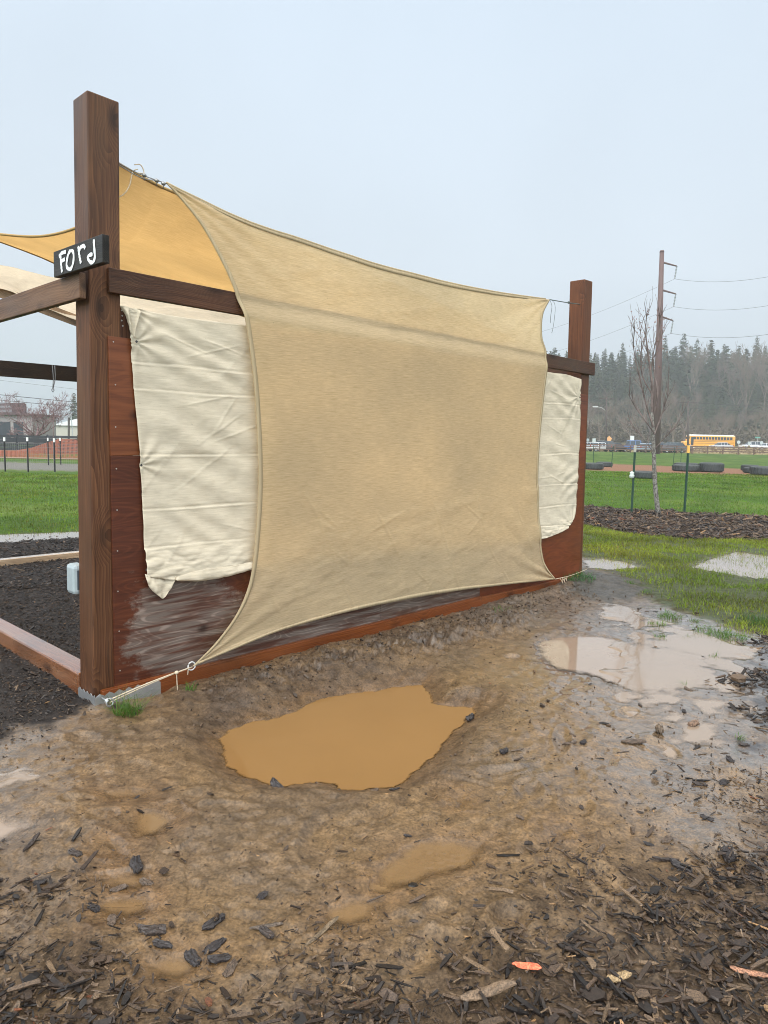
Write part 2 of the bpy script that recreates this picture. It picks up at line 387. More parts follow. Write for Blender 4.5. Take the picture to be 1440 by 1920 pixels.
def H(x, y, pud=True):
    x = np.asarray(x, float); y = np.asarray(y, float); r = np.hypot(x, y)
    near = 1 - ss(14, 30, r)
    dg = sdfm(Z_GRASS_R, x, y); db = sdfm(Z_BED, x, y); df = sdfm(Z_FINES, x, y)
    mud = ss(-.1, .3, np.minimum(np.minimum(dg, db), df)) * near
    rw = wetzone(x, y)
    h = (.022 * (1 - .75 * rw) * fbm(x * .9, y * .9, 1, 3) + .010 * fbm(x * 3.1, y * 3.1, 5, 3)) * near
    rg = 1 - np.abs(fbm(x * 6 + .6 * vn(x * 2, y * 2, 90), y * 6, 9, 3)); 
    mud0 = mud; mud = mud * (1 - .70 * rw)
    h += mud * (.0065 * fbm(x * 11, y * 11, 21, 3, .55) + .0055 * (rg ** 3 - .5))
    # wind and water lines on the right side, roughly along the wall
    uu = (x - A[0]) * d_[0] + (y - A[1]) * d_[1]; vv = (x - A[0]) * n_[0] + (y - A[1]) * n_[1]
    h += mud0 * .006 * fbm(uu * 2.2, vv * 7.5, 33, 3)
    h += (1 - mud) * near * .006 * fbm(x * 9, y * 9, 41, 3)
    # churned bank between the hole and the wall
    bank = np.exp(-((vv + .50) / .22) ** 2) * ss(.35, 1.0, uu) * (1 - ss(3.4, 4.4, uu))
    h += bank * (.045 + .055 * fbm(x * 5, y * 5, 51, 4) + .035 * (1 - 2 * np.abs(fbm(x * 13, y * 13, 57, 3))))
    bank2 = np.exp(-((vv + .2) / .14) ** 2) * ss(.2, .8, uu) * (1 - ss(5.4, 6.2, uu))
    h += bank2 * (.02 + .018 * (1 - 2 * np.abs(fbm(x * 9, y * 9, 61, 4))))
    h += .06 * np.exp(-(((uu - 5.9) / .6) ** 2 + ((vv + .25) / .35) ** 2))
    # mulch heap levels
    dc = sdfm(Z_CHIPS, x, y, 2); h += .012 * ss(.15, -.4, dc)
    h += .03 * ss(0, -.6, df) * near
    for cx, cy, a, b, th, dp in DENTS:
        k = (np.abs(x - cx) < .4) & (np.abs(y - cy) < .4)
        if not k.any(): continue
        X, Y = x[k] - cx, y[k] - cy; q = ((X * math.cos(th) + Y * math.sin(th)) / a) ** 2 + ((Y * math.cos(th) - X * math.sin(th)) / b) ** 2
        h[k] += -dp * np.exp(-q * q) + dp * .4 * np.exp(-((np.sqrt(q) - 1.35) / .25) ** 2)
    if not pud: return h
    for P, z, sl, dp, kd in PP[1:] + PP[:1]:
        d = sdfm(P, x, y, .9)
        k = d < .9
        if not k.any(): continue
        dd = d[k] + .018 * fbm(x[k] * 9, y[k] * 9, 71, 3) * (2.2 if kd == 'clear' else 1.0) * (1 + ss(8, 20, r[k]) * 3)
        hk = h[k]
        if kd == 'deep':
            flat = ss(.0, .55, dd); rim = z + sl * np.clip(dd, 0, .22) - .0 ; 
            lowd = np.minimum(hk, z + sl * dd + .012 * fbm(x[k] * 8, y[k] * 8, 77, 3) * ss(0, .1, dd))
            out = np.where(dd > 0, np.maximum(np.minimum(hk, np.maximum(lowd, z + .2 * dd)), z + .12 * np.clip(dd, 0, .3)), z - np.minimum(dp, -dd * .9))
        else:
            fl = np.where((hk > z - .05) & (dd < .12), z + .06 * np.clip(dd, 0, .12), -9); lo_ = np.maximum(hk, fl) ; up2 = z + sl * dd + np.maximum(hk - z, 0) * ss(0, .25, dd)
            out = np.where(dd > 0, np.where(dd < .4, np.maximum(np.minimum(lo_, np.maximum(up2, fl)), np.where(dd < .14, fl, -9)), hk), z - np.minimum(dp, -dd * .35))
        h[k] = out
    for P, z, sl, dp, kd in PP:
        d = sdfm(P, x, y, .05); k = d < .0
        if k.any(): dd = d[k] + .018 * fbm(x[k] * 9, y[k] * 9, 71, 3); h[k] = np.where(dd < 0, np.minimum(h[k], z - np.minimum(dp, -dd * (.9 if kd == 'deep' else .35))), h[k])
    return h + rise(x, y)
def level(P):
    lo, hi = P.min(0), P.max(0); gx, gy = np.meshgrid(np.linspace(lo[0], hi[0], 24), np.linspace(lo[1], hi[1], 24)); gx = gx.ravel(); gy = gy.ravel(); k = sdf(P, gx, gy) < .06
    return float(np.percentile(H(gx[k], gy[k], False), 28)) - .005
PP = [(P, z if kd == 'deep' else level(P), sl, dp, kd) for P, z, sl, dp, kd in PP]
def H1(x, y): return float(H(np.array([x]), np.array([y]))[0])

def ground():
    th = [-180.0]
    while th[-1] < 180:
        a = abs(th[-1] + .01); th.append(th[-1] + (.1 if a < 34 else .5 if a < 45 else 2.5 if a < 90 else 6))
    th[-1] = 180.0; th = np.radians(th)
    r = [.25]
    while r[-1] < 2500:
        q = r[-1]; r.append(q * (1.08 if q < 1.4 else 1.0032 if q < 8.5 else 1.006 if q < 22 else 1.03 if q < 400 else 1.12))
    r = np.array(r)
    R_, T_ = np.meshgrid(r, th, indexing='ij'); X = R_ * np.sin(T_); Y = R_ * np.cos(T_)
    x = X.ravel(); y = Y.ravel(); z = H(x, y)
    nv, nu = X.shape
    # ---- surface zones: what the ground is made of
    n1 = fbm(x * 1.3, y * 1.3, 101, 4); n2 = fbm(x * 5, y * 5, 111, 4); n3 = fbm(x * .25, y * .25, 121, 4)
    rr = np.hypot(x, y)
    def lerp(a, b, t): return a * (1 - t[:, None]) + np.array(b)[None] * t[:, None]
    c = np.tile(np.array([.052, .10, .017]), (len(x), 1))                       # far field grass
    c = lerp(c, (.085, .13, .026), ss(-.2, .5, n3)); c = lerp(c, (.042, .075, .016), ss(.0, .6, fbm(x * .6, y * .6, 131, 4)) * .7)
    c = lerp(c, (.25, .19, .10), ss(112, 120, y) * .8 * (x > 0)); c = lerp(c, (.045, .045, .03), ss(190, 215, y) * (x > 0))                             # dry verge beyond the rail fence
    wet = np.full(len(x), .0)
    def zone(P, col, soft=.15, nz=.25, m=1.5, w=0.0):
        nonlocal c, wet
        d = sdfm(P, x, y, m) + nz * n2 * .5
        t = ss(soft, -soft, d); c = lerp(c, col, t); wet = wet * (1 - t) + w * t; return t
    c = lerp(c, (.055, .052, .024), ss(17, 12, rr) * (x > -1))
    MUD = gp([(-900, 1012),(190,1008),(260,1020),(700,1000),(1085,1040),(1120,1052),(1165,1090),(1215,1118),(1262,1142),(1330,1160),(1400,1183),(1440,1190),(1900,1240),(2600,1500),(2600,3200),(-1800,3200),(-1800,1500)])
    md = sdf(MUD, x, y) + .12 * n2
    mt = ss(.12, -.12, md) * (rr < 14) + (rr < 1.9) * 0
    mt = np.maximum(mt, (rr < 1.6) * 1.0)
    # lawn between wet patches
    mudc = np.tile(np.array([.133, .084, .041]), (len(x), 1))
    mudc = lerp(mudc, (.105, .070, .040), ss(-.15, .5, n1)); mudc = lerp(mudc, (.135, .088, .048), ss(.05, .6, fbm(x * 2.1, y * 2.1, 141, 4)) * .7)
    uu = (x - A[0]) * d_[0] + (y - A[1]) * d_[1]; vv = (x - A[0]) * n_[0] + (y - A[1]) * n_[1]
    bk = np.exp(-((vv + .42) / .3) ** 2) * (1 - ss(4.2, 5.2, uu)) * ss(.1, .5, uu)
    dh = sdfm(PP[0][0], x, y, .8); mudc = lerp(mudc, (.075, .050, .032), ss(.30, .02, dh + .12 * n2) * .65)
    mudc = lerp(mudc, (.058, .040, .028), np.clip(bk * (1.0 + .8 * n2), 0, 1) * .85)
    mudc = lerp(mudc, (.105, .084, .068), ss(2.6, 4.2, uu + vv * -.3 + .5 * n1) * .6)
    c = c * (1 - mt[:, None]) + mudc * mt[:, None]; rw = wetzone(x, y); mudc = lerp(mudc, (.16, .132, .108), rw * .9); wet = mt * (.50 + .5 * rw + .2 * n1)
    fz = zone(Z_FINES, (.020, .016, .014), .08, .3, 1.0, .25)
    gz = zone(Z_GRASS_R, (.045, .055, .020), .12, .5, 1.2, .35)
    zone(Z_BED, (.04, .028, .022), .08, .3, 1.0, .2)
    zone(Z_PATH, (.19, .10, .06), .8, 1.2, 3, .1)
    zone(Z_LEFT_GRAVEL, (.13, .125, .11), .5, 1.0, 3, .2)
    zone(Z_GRAV, (.055, .048, .038), .12, .4, 1.0, .45)
    zone(Z_RMULCH, (.03, .022, .018), .12, .5, 1.0, .3)
    ct = ss(.10, -.25, sdfm(Z_CHIPS, x, y, 1.5) + .35 * n1 + .2 * n2); c = lerp(c, (.045, .032, .022), ct * .75); wet = wet * (1 - .45 * ct)
    shore = np.zeros(len(x))
    for P, z0, sl, dp, kd in PP:
        d = sdfm(P, x, y, .6); s_ = ss(.16, -.02, d + .05 * n2)
        shore = np.maximum(shore, s_ * (.55 if rr.min() < 99 else 0))
        c = lerp(c, (.12, .066, .028) if kd != 'clear' else (.10, .07, .048), s_ * .5); wet = np.maximum(wet, s_ * .9 * (rr < 12))
    me = fastmesh('ground', np.stack([x, y, z], 1), gridquads(nv, nu)[:, ::-1], None, {'zc': c, 'wet': wet, 'mud': mt * (1 - gz), 'film': np.clip(mt * (.22 + .78 * wetzone(x, y)) * (1 - ct) * (1 - fz) * ss(.12, .55, sdfm(PP[0][0], x, y, .8)) * (1 - .7 * gz), 0, 1)}, True)
    t = NT('wet_earth_and_grass'); P = t.obj(); zc = t.attr('zc'); wt = t.fac('wet'); md_ = t.fac('mud')
    f1 = t.noise(P, 14, 6, .65); f2 = t.noise(P, 90, 5, .7); f3 = t.voro(P, 55)
    col = t.mix(1.0, zc, t.ramp(f1, [(.36, (.62, .60, .58)), (.5, (1, 1, 1)), (.66, (1.35, 1.33, 1.3))]), 'MULTIPLY')
    col = t.mix(1.0, col, t.ramp(f2, [(.38, .58), (.5, 1.0), (.62, 1.38)]), 'MULTIPLY')
    spk = t.ramp(t.noise(P, 260, 2, .5), [(.70, 0), (.74, 1)])
    col = t.mix(t.math('MULTIPLY', spk, .35), col, (.30, .26, .21))
    spk2 = t.ramp(t.noise(t.mapv(P, (1, 1, 1), (7, 3, 0)), 120, 3, .6), [(.63, 0), (.70, 1)])
    col = t.mix(t.math('MULTIPLY', spk2, .6), col, (.035, .028, .022))
    film = t.noise(P, 3.2, 4, .6)
    rg = t.math('MULTIPLY_ADD', wt, -.66, t.math('MULTIPLY_ADD', film, .36, .62))
    rg = t.math('MAXIMUM', rg, .10)
    hgt = t.math('MULTIPLY_ADD', f2, .5, f1)
    b1 = t.bump(hgt, .75, .014); t.setin(b1.node, 'Strength', t.math('MULTIPLY_ADD', wt, -.55, .80)); b2 = t.bump(t.noise(P, 240, 3, .6), .35, .003, b1)
    b3 = t.bump(f3, .10, .006, b2); fl_ = t.fac('film')
    pb = t.pbr(col, rg, b3, t.math('MULTIPLY_ADD', wt, .38, .08), 0, fl_, .09); pb.inputs['Coat IOR'].default_value = 1.6; t.setin(pb, 'Coat Roughness', t.ramp(t.noise(P, 5, 4), [(.35, .05), (.65, .22)]))
    o = link('ground', me, t.m); return tag(o, 'brown wet mud, bark mulch and green field', None, None, 'structure')
GROUND = ground(); del GROUND['label']

def water_mat(name, col, clear, rough):
    t = NT(name); P = t.obj()
    n = t.noise(t.mapv(P, (1, 1, 1)), 1.7, 4, .6)
    c = t.mix(n, tuple(x * .9 for x in col), tuple(x * 1.1 for x in col))
    sp = t.ramp(t.noise(P, 70, 2, .5), [(.71, 0), (.75, 1)]); c = t.mix(t.math('MULTIPLY', sp, .5), c, tuple(x * .45 for x in col))
    bp = t.bump(t.noise(P, 55, 3, .5), .05, .004)
    b = t.pbr(c, rough, bp, .5, 0, .8 if 'thin' in name else 0, .05, final=False); b.inputs['IOR'].default_value = 1.33
    if True:
        tr = t.n('ShaderNodeBsdfTransparent'); m = t.n('ShaderNodeMixShader'); dp_ = t.fac('dep'); t.l(t.math('MULTIPLY_ADD', dp_, clear - 1, 1), m.inputs[0])
        t.l(b.outputs[0], m.inputs[1]); t.l(tr.outputs[0], m.inputs[2]); t.l(m.outputs[0], t.out.inputs[0])
    else: t.l(b.outputs[0], t.out.inputs[0])
    return t.m
WM = {'deep': water_mat('murky_brown_water', (.205, .112, .040), 0, .06), 'clear': water_mat('thin_muddy_water', (.30, .225, .165), .10, .04), 'brown': water_mat('shallow_brown_water', (.205, .125, .058), .18, .05)}
for i, (P, z, sl, dp, kd) in enumerate(PP):
    lo = P.min(0) - .1; hi = P.max(0) + .1; res = max(.012, (hi - lo).max() / 150)
    gx = np.arange(lo[0], hi[0] + res, res); gy = np.arange(lo[1], hi[1] + res, res)
    X, Y = np.meshgrid(gx, gy); x = X.ravel(); y = Y.ravel(); zz = np.full(x.shape, z + .0); d = sdf(P, x, y)
    nr = {0: 3, 11: 11, 1: 6, 8: 2}.get(i, 1)
    for k in range(nr):
        j = RNG.integers(len(x)); 
        if i == 11: c0 = G(random.uniform(800, 905), random.uniform(1590, 1650), z)[:2]
        else: c0 = np.array([x[j], y[j]])
        rr = np.hypot(x - c0[0], y - c0[1]); R0 = random.uniform(.015, .06)
        zz += .0030 * np.sin((rr - R0) * 2 * PI / .024) * np.exp(-((rr - R0) / .022) ** 2)
    keep = d < .085; q = gridquads(*X.shape); q = q[keep[q].all(1)]
    used = np.unique(q); remap = np.full(len(x), -1); remap[used] = np.arange(len(used)); q = remap[q]
    dep = ss(0, .024 if kd != 'deep' else .010, z - H(x, y) + .0015 * fbm(x * 30, y * 30, 821, 2))
    me = fastmesh('puddle', np.stack([x, y, zz], 1)[used], q[:, ::1], None, {'dep': dep[used]}, True)
    o = link('puddle', me, WM[kd]); tag(o, kind='structure')

# thin films of water lying over the flattest mud, broken by every small ridge
FILM = water_mat('thin_film_water', (.29, .22, .16), .16, .04)
for pl_ in ([(1075,1120),(1180,1118),(1260,1150),(1400,1195),(1470,1215),(1500,1480),(1400,1510),(1270,1490),(1150,1440),(1090,1330),(1060,1290),(1100,1200)], [(-160,1400),(0,1408),(60,1380),(150,1360),(160,1420),(140,1500),(110,1545),(40,1560),(-60,1560),(-160,1540)]):
    P = gp(pl_); lo = P.min(0); hi = P.max(0); gx = np.arange(lo[0], hi[0], .02); gy = np.arange(lo[1], hi[1], .02); X, Y = np.meshgrid(gx, gy); x = X.ravel(); y = Y.ravel()
    d = sdf(P, x, y) + .15 * fbm(x * 3, y * 3, 801, 3); hh = H(x, y); dry = np.min([sdfm(p, x, y, .3) for p, *_ in PP], axis=0) > .02
    lev = np.percentile(hh[(d < 0) & dry], 76); z = np.full(x.shape, lev) + .0035 * fbm(x * .6, y * .6, 811, 2) - .045 * ss(-.35, 0, d)
    keep = (d < 0) & (hh < z + .03); q = gridquads(*X.shape); q = q[keep[q].all(1)]; used = np.unique(q); rm = np.full(len(x), -1); rm[used] = np.arange(len(used)); q = rm[q]
    o = link('puddle', fastmesh('puddle', np.stack([x, y, z], 1)[used], q, None, {'dep': ss(0, .008, z - hh)[used]}, True), FILM); tag(o, kind='structure')
# ------------------------------------------------------------------ materials
MW_POST = wood('stained_post_timber', (.045, .024, .017), (.105, .055, .036), (.19, .11, .075), wamt=.3, weather=(.17, .125, .095))
MW_POSTR = wood('reddish_post_timber', (.052, .026, .017), (.12, .056, .034), (.20, .10, .065), wamt=.15, weather=(.15, .10, .08))
MW_RAIL = wood('dark_rail_timber', (.035, .019, .015), (.075, .040, .030), (.13, .075, .058), wamt=.15)
MW_SIDE = wood('weathered_beam_timber', (.06, .036, .030), (.13, .085, .068), (.22, .155, .13), wamt=.4, weather=(.26, .20, .18))
MW_DARK = wood('near_black_timber', (.012, .009, .010), (.022, .017, .018), (.04, .032, .032), wamt=.05, coat=0)  # near-black timber of the back rail and the roof hook
MW_GREY = wood('grey_old_timber', (.13, .10, .075), (.27, .21, .16), (.40, .33, .27), wamt=.4, coat=0)
MW_SILL = wood('wet_sill_timber', (.10, .045, .028), (.20, .095, .058), (.30, .17, .11), rough=.24, wamt=.5, weather=(.34, .27, .25), coat=1.0)
MW_BASE = wood('orange_brown_board', (.10, .034, .013), (.20, .070, .025), (.29, .115, .045), wamt=.12, rough=.4)
MP_LEFT = plywood('stained_plywood', (.045, .016, .010), (.10, .036, .018), (.19, .08, .04), (.60, .38, .42, .50), (.26, .30, .345), worn2=(1.9, .15, 1.4, .30))
MP_UP = plywood('lighter_stained_plywood', (.10, .04, .018), (.20, .085, .036), (.29, .14, .065), freq=9)
MP_RIGHT = plywood('reddish_plywood', (.08, .026, .011), (.18, .06, .022), (.26, .10, .04), freq=14)
def metal(name, col, rough=.4):
    t = NT(name); v = t.obj(); t.pbr(t.mix(t.noise(v, 40, 4), tuple(x * .7 for x in col), col), rough, t.bump(t.noise(v, 90, 3), .2, .002), .5, .8); return t.m
M_GALV = metal('galvanised_steel', (.55, .56, .56)); M_WIRE = metal('steel_wire', (.35, .35, .34), .45)
def cloth_mat(name, c1, c2, trans, holes, rib=(60, 900), soil=.15, tint=None, weave=.25):
    t = NT(name); g = t.attr('gc', True)
    th = t.noise(t.mapv(g, (7, rib[0] * 2.2, 1)), 1, 3, .7); th2 = t.noise(t.mapv(g, (14, rib[1], 1)), 1, 2, .6); big = t.noise(t.mapv(g, (.8, 1.2, 1)), 1, 4, .6)
    f = t.math('MULTIPLY_ADD', th, .55, t.math('MULTIPLY', th2, .45))
    c = t.ramp(f, [(.36, c1), (.64, c2)])
    c = t.mix(1, c, t.ramp(big, [(.3, 1 - soil), (.65, 1.04)]), 'MULTIPLY')
    dots = t.ramp(t.noise(t.mapv(g, (60, 60, 1)), 1, 1, .5), [(.76, 0), (.8, 1)]); c = t.mix(t.math('MULTIPLY', dots, .35), c, tuple(x * .35 for x in c1))
    bmp = t.bump(f, weave, .0015)
    p = t.pbr(c, .85, bmp, .2, final=False)
    tl = t.n('ShaderNodeBsdfTranslucent'); t.l(t.mix(1, c, tint or (1, 1, 1), 'MULTIPLY'), tl.inputs[0]); t.l(bmp, tl.inputs['Normal'])
    m = t.n('ShaderNodeMixShader'); m.inputs[0].default_value = trans; t.l(p.outputs[0], m.inputs[1]); t.l(tl.outputs[0], m.inputs[2])
    if holes:
        tr = t.n('ShaderNodeBsdfTransparent'); m2 = t.n('ShaderNodeMixShader'); m2.inputs[0].default_value = holes; t.l(m.outputs[0], m2.inputs[1]); t.l(tr.outputs[0], m2.inputs[2]); m = m2
    t.l(m.outputs[0], t.out.inputs[0]); return t.m
M_TAN = cloth_mat('tan_shade_mesh', (.68, .56, .355), (.95, .815, .585), .62, .16, (70, 420), .10, (1.03, 1.0, .90))
M_TANHEM = cloth_mat('tan_hem_tape', (.42, .33, .20), (.56, .45, .28), .2, 0)
M_ORANGE = cloth_mat('golden_shade_mesh', (.68, .54, .34), (.81, .66, .45), .78, .02, (30, 200), .12, (1.0, .97, .88))
M_CANVAS = cloth_mat('cotton_canvas', (.62, .545, .405), (.79, .71, .56), .22, 0, (40, 500), .10, (1.05, 1, .9), .12)
M_CREAM = cloth_mat('cream_canvas', (.62, .53, .40), (.78, .68, .53), .55, 0, (20, 200), .12)
def rope_mat(name, c):
    t = NT(name); v = t.obj(); w = t.noise(v, 300, 2); t.pbr(t.mix(w, tuple(x * .6 for x in c), c), .8, t.bump(w, .4, .002)); return t.m
M_ROPE = rope_mat('cream_cord', (.68, .56, .40)); M_WHITE = rope_mat('white_cord', (.7, .7, .68))

# ------------------------------------------------------------------ timber shelter
SH = thing('timber_shelter', 'tall dark brown timber frame with a plywood wall in the mud', 'shelter', A)
def bar(name, q0, q1, wdir, w, h, mat, parent=SH, bevel=.005, hdir=None):
    p0, p1 = W(*q0), W(*q1); ax = (p1 - p0) / np.linalg.norm(p1 - p0); wd = {'n': n_, 'd': d_, 'z': up_}[wdir] if isinstance(wdir, str) else wdir
    hd = np.cross(ax, wd); hd /= np.linalg.norm(hd); wd = np.cross(hd, ax)
    b = MB(); b.beam(p0, p1, wd, hd, w, h); return b.build(name, mat, parent, bevel)
tL = wp(163, 168)[2]; tR = wp(1100, 524)[2]
uL = wp(163, 168)[0]; uR = wp(1111, 535)[0]
print('posts', tL, tR, 'lean', uL, uR - LW, 'LW', LW, 'postR left face edges', [round(float(v), 1) for v in project(W(LW - PW, PW, 3)) + project(W(LW - PW, 0, 3))])
hp = PW / 2
pl = bar('post', (hp, hp, -.12), (hp + uL, hp, tL), 'd', PW, PW, MW_POST, bevel=.008)
pr = bar('post', (LW - hp, hp, -.12), (LW - hp + (uR - LW), hp, tR), 'd', PW, PW, MW_POSTR, bevel=.008)
pr['label'] = 'reddish brown far corner post'
bar('post', (hp, 5.2, -.12), (hp, 5.2, 2.7), 'd', .14, .14, MW_POST)
bar('post', (LW - hp, 5.2, -.12), (LW - hp, 5.2, 2.7), 'd', .14, .14, MW_POST)
# front rail on the faces of the posts
TR_ = .038
qa = wp(217, 503, -TR_); qb = wp(1105, 679, -TR_); ha = qa[2] - wp(217, 546, -TR_)[2]; ha = .14
bar('top_rail', (qa[0] - .04, -TR_ / 2 - .001, qa[2] - ha / 2), (LW + .0, -TR_ / 2 - .001, qb[2] - ha / 2), 'n', TR_, ha, MW_RAIL)
print('rail', qa, qb)
# side rail running back from the left post, end grain towards the camera
RH = qa[2]
e0 = (-.02, -.015, RH - .07 + wp(150,507)[2]*0)
zs = wp(148, 507, 0.0)[2]
print('side rail z', zs, RH)
bar('side_rail', (-.021, -.03, zs - .085), (-.021, 5.3, zs - .085 - .0), 'd', TR_, .14, MW_SIDE)
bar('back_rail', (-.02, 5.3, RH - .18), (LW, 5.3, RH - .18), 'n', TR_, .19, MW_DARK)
bar('side_rail', (LW + .021, .3, RH - .1), (LW + .021, 5.3, RH - .1), 'd', TR_, .14, MW_RAIL)
# sills on the ground
bar('ground_sill', (.06, PW + .002, .075), (.06, 5.2, .05), 'd', .14, .14, MW_SILL, bevel=.008)
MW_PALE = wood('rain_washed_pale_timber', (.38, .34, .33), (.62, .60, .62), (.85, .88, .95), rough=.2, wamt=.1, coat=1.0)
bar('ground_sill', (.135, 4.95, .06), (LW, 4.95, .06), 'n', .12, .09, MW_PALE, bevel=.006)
# plywood skin : upper strip, lower sheet, far sheets, with a window opening behind the canvas
PT = .014
def sheet(name, pts, mat, v0=-PT - .001, th=PT, lab=None):
    b = MB(); b.prism([(q[0], q[1]) for q in pts], W(0, v0, 0), d_, up_, n_, th); o = b.build(name, mat, SH, .0015)
    if lab: o['label'] = lab
    return o
def q2(px, py, v=-PT): q = wp(px, py, v); return (float(q[0]), float(q[2]))
u0_, zt = q2(203, 628); jo = q2(210, 855)[1]; zb0 = q2(213, 1289)[1]; zb1 = q2(1080, 1086)[1]
zt = q2(205, 630)[1]; uo = .55; zo = .88
print('ply', u0_, zt, jo, zb0, zb1)
sheet('plywood_panel', [(u0_, jo + .002), (uo, jo + .002), (uo, zt), (u0_, zt)], MP_UP, lab='lighter upper strip of plywood')
sheet('plywood_panel', [(u0_, zb0), (2.44, zb0 - .005), (2.44, zo), (uo, zo), (uo, jo), (u0_, jo)], MP_LEFT, lab='dark plywood with a greyed peeling patch')
MP_MID = plywood('greyed_plywood', (.05, .03, .022), (.12, .075, .055), (.2, .14, .11), (2.95, .2, 1.0, .5), (.26, .30, .345))
sheet('plywood_panel', [(2.442, .07), (3.85, .085), (3.85, zo), (2.442, zo)], MP_MID)
sheet('plywood_panel', [(3.852, .085), (LW - .10, .03), (LW - .10, zt), (LW - .55, zt), (LW - .55, zo), (3.852, zo)], MP_RIGHT)
bb = bar('base_board', (PW * .2, -.030, .0), (3.85, -.030, .010), 'n', .036, .17, MW_BASE)
bar('base_board', (3.853, -.027, .01), (LW - .09, -.027, -.02), 'n', .036, .15, MW_BASE)
# window frame behind the canvas
ct = q2(300, 590, -.02)[1]
print('canvas top', ct, q2(1080, 706, -.02)[1])
bar('window_stud', (PW + .042, .07, .1), (PW + .042, .07, q2(232, 582, 0)[1] + .02), 'n', .13, .10, MW_RAIL)
bar('window_stud', (LW - PW - .05, .07, .1), (LW - PW - .05, .07, ct - .03), 'n', .13, .076, MW_RAIL)
bar('window_plate', (PW, .06, ct - .035), (LW - PW, .06, q2(1080, 706, 0)[1] - .03), 'n', .09, .04, MW_RAIL)
# screws along the left edge of the plywood
for k in range(9):
    b = MB()
    w_ = zt - .03 - k * .245
    c = W(u0_ + .035 + random.uniform(-.006, .006), -PT - .001, w_); b.lathe(c, -n_, [(.0045, 0), (.004, .0015)], 8); b.build('screw_head', M_GALV, SH)
for px, py in ((228, 582), (229, 592), (228, 601), (230, 611)):
    q = wp(px, py, .005); b = MB(); b.lathe(W(q[0], .004, q[2]), -n_, [(.005, 0), (.0045, .002)], 8); b.build('screw_head', M_GALV, SH)
# galvanised strap round the foot of the post
b = MB(); sc = []
for i in range(15):
    u = -.012 + i * .03; sc.append((u, .055 + (.018 if i % 2 else 0)))
poly = [(-.012, -.04), (.41, -.04)] + sc[::-1]
b.prism(poly, W(0, -.052, .0), d_, up_, n_, .003)
poly2 = [(0, -.04), (PW + .05, -.04)] + [(PW + .05 - i * .025, .055 + (.016 if i % 2 else 0)) for i in range(10)]
b.prism(poly2, W(-.012, -.052, 0), n_, up_, d_, .003)
for i in range(7): b.lathe(W(.02 + i * .055, -.053, .02 + (i % 2) * .025), -n_, [(.006, 0), (.005, .003)], 8)
st = b.build('post_strap', M_GALV, SH)

# outlet box on the far side of the left post
OBP = wpW(143, 1087, PW + .03)
ob = thing('outlet_box', 'pale grey weatherproof socket cover on the dark corner post', 'outlet', OBP)
t = NT('clear_grey_plastic'); t.pbr(t.mix(t.noise(t.obj(), 30, 3), (.26, .31, .32), (.36, .41, .42)), .25, None, .5); M_PL = t.m
qo = wp(146, 1087, .11)
def rbox(c, a, b_, c_, ha, hb, hc):
    m = MB(); m.beam(c - a * ha, c + a * ha, b_, c_, 2 * hb, 2 * hc); return m
oc = W(.022, PW + .06, wp(146, 1087, .2)[2])
rbox(oc, d_, n_, up_, .042, .060, .092).build('cover', M_PL, ob, .022)
m = MB(); m.beam(oc - up_ * .06 - n_ * .062, oc + up_ * .06 - n_ * .062, n_, d_, .006, .045); m.build('hinge_flap', plain('dark_gasket', (.05, .06, .07)), ob, .002)


# hand-lettered sign block
zc_ = wp(150, 480, 0)[2]
SN = thing('hand_painted_sign', 'short charred black board with white hand painted letters', 'sign', W(-.06, .1, zc_))
vS0, vS1 = -.155, .42; uS = -.042; SHH = .152; STH = .038
def sgp(px, py):
    "point of the sign face (plane u = uS - STH) seen at a pixel -> (v, w)"
    o = W(uS - STH, 0, 0); r = ray(px, py); t_ = ((o - CAM) @ d_) / (r @ d_); q = CAM + r * t_ - A; return q @ n_, q[2]
cs = [sgp(*p) for p in ((100, 470), (192, 441), (192, 489), (101, 523))]
print('sign corners', [[round(float(a), 3) for a in c] for c in cs])
v_a = (cs[0][0] + cs[3][0]) / 2; v_b = (cs[1][0] + cs[2][0]) / 2
za, zb = (cs[0][1] + cs[3][1]) / 2, (cs[1][1] + cs[2][1]) / 2; SHH = ((cs[0][1] - cs[3][1]) + (cs[1][1] - cs[2][1])) / 2
M_CHAR = wood('charred_black_wood', (.006, .006, .008), (.014, .015, .018), (.035, .038, .042), rough=.45, wamt=.05, coat=.1)
b = MB(); s0 = W(uS - STH / 2, v_a, za); s1 = W(uS - STH / 2, v_b, zb); ax = (s1 - s0) / np.linalg.norm(s1 - s0); sup = np.cross(d_, ax); sup = sup if sup[2] > 0 else -sup
b.beam(s0, s1, d_, sup, STH, SHH); b.build('board', M_CHAR, SN, .003)
M_PAINT = plain('white_paint', (.78, .80, .80), .5, .06)
SL = np.linalg.norm(s1 - s0)
def sign_stroke(pts, rad):
    "pts in pixels on the face -> brush stroke lying on the board"
    out = []
    for px, py in pts:
        o = W(uS - STH - .0015, 0, 0); r = ray(px, py); t_ = ((o - CAM) @ d_) / (r @ d_); out.append(CAM + r * t_)
    c = catmull(out, 22); V = []; Fs = []
    for i in range(len(c)):
        tg = c[min(i + 1, len(c) - 1)] - c[max(i - 1, 0)]; tg /= np.linalg.norm(tg) + 1e-9; sd = np.cross(d_, tg); sd /= np.linalg.norm(sd)
        w_ = rad * (1 + .18 * math.sin(i * 1.7)) * (.75 if i in (0, len(c) - 1) else 1)
        V += [c[i] + sd * w_, c[i] - sd * w_, c[i] + sd * w_ - d_ * .0016, c[i] - sd * w_ - d_ * .0016]
    for i in range(len(c) - 1):
        a = i * 4; Fs += [(a + 2, a + 3, a + 7, a + 6), (a, a + 2, a + 6, a + 4), (a + 1, a + 5, a + 7, a + 3)]
    return V, Fs
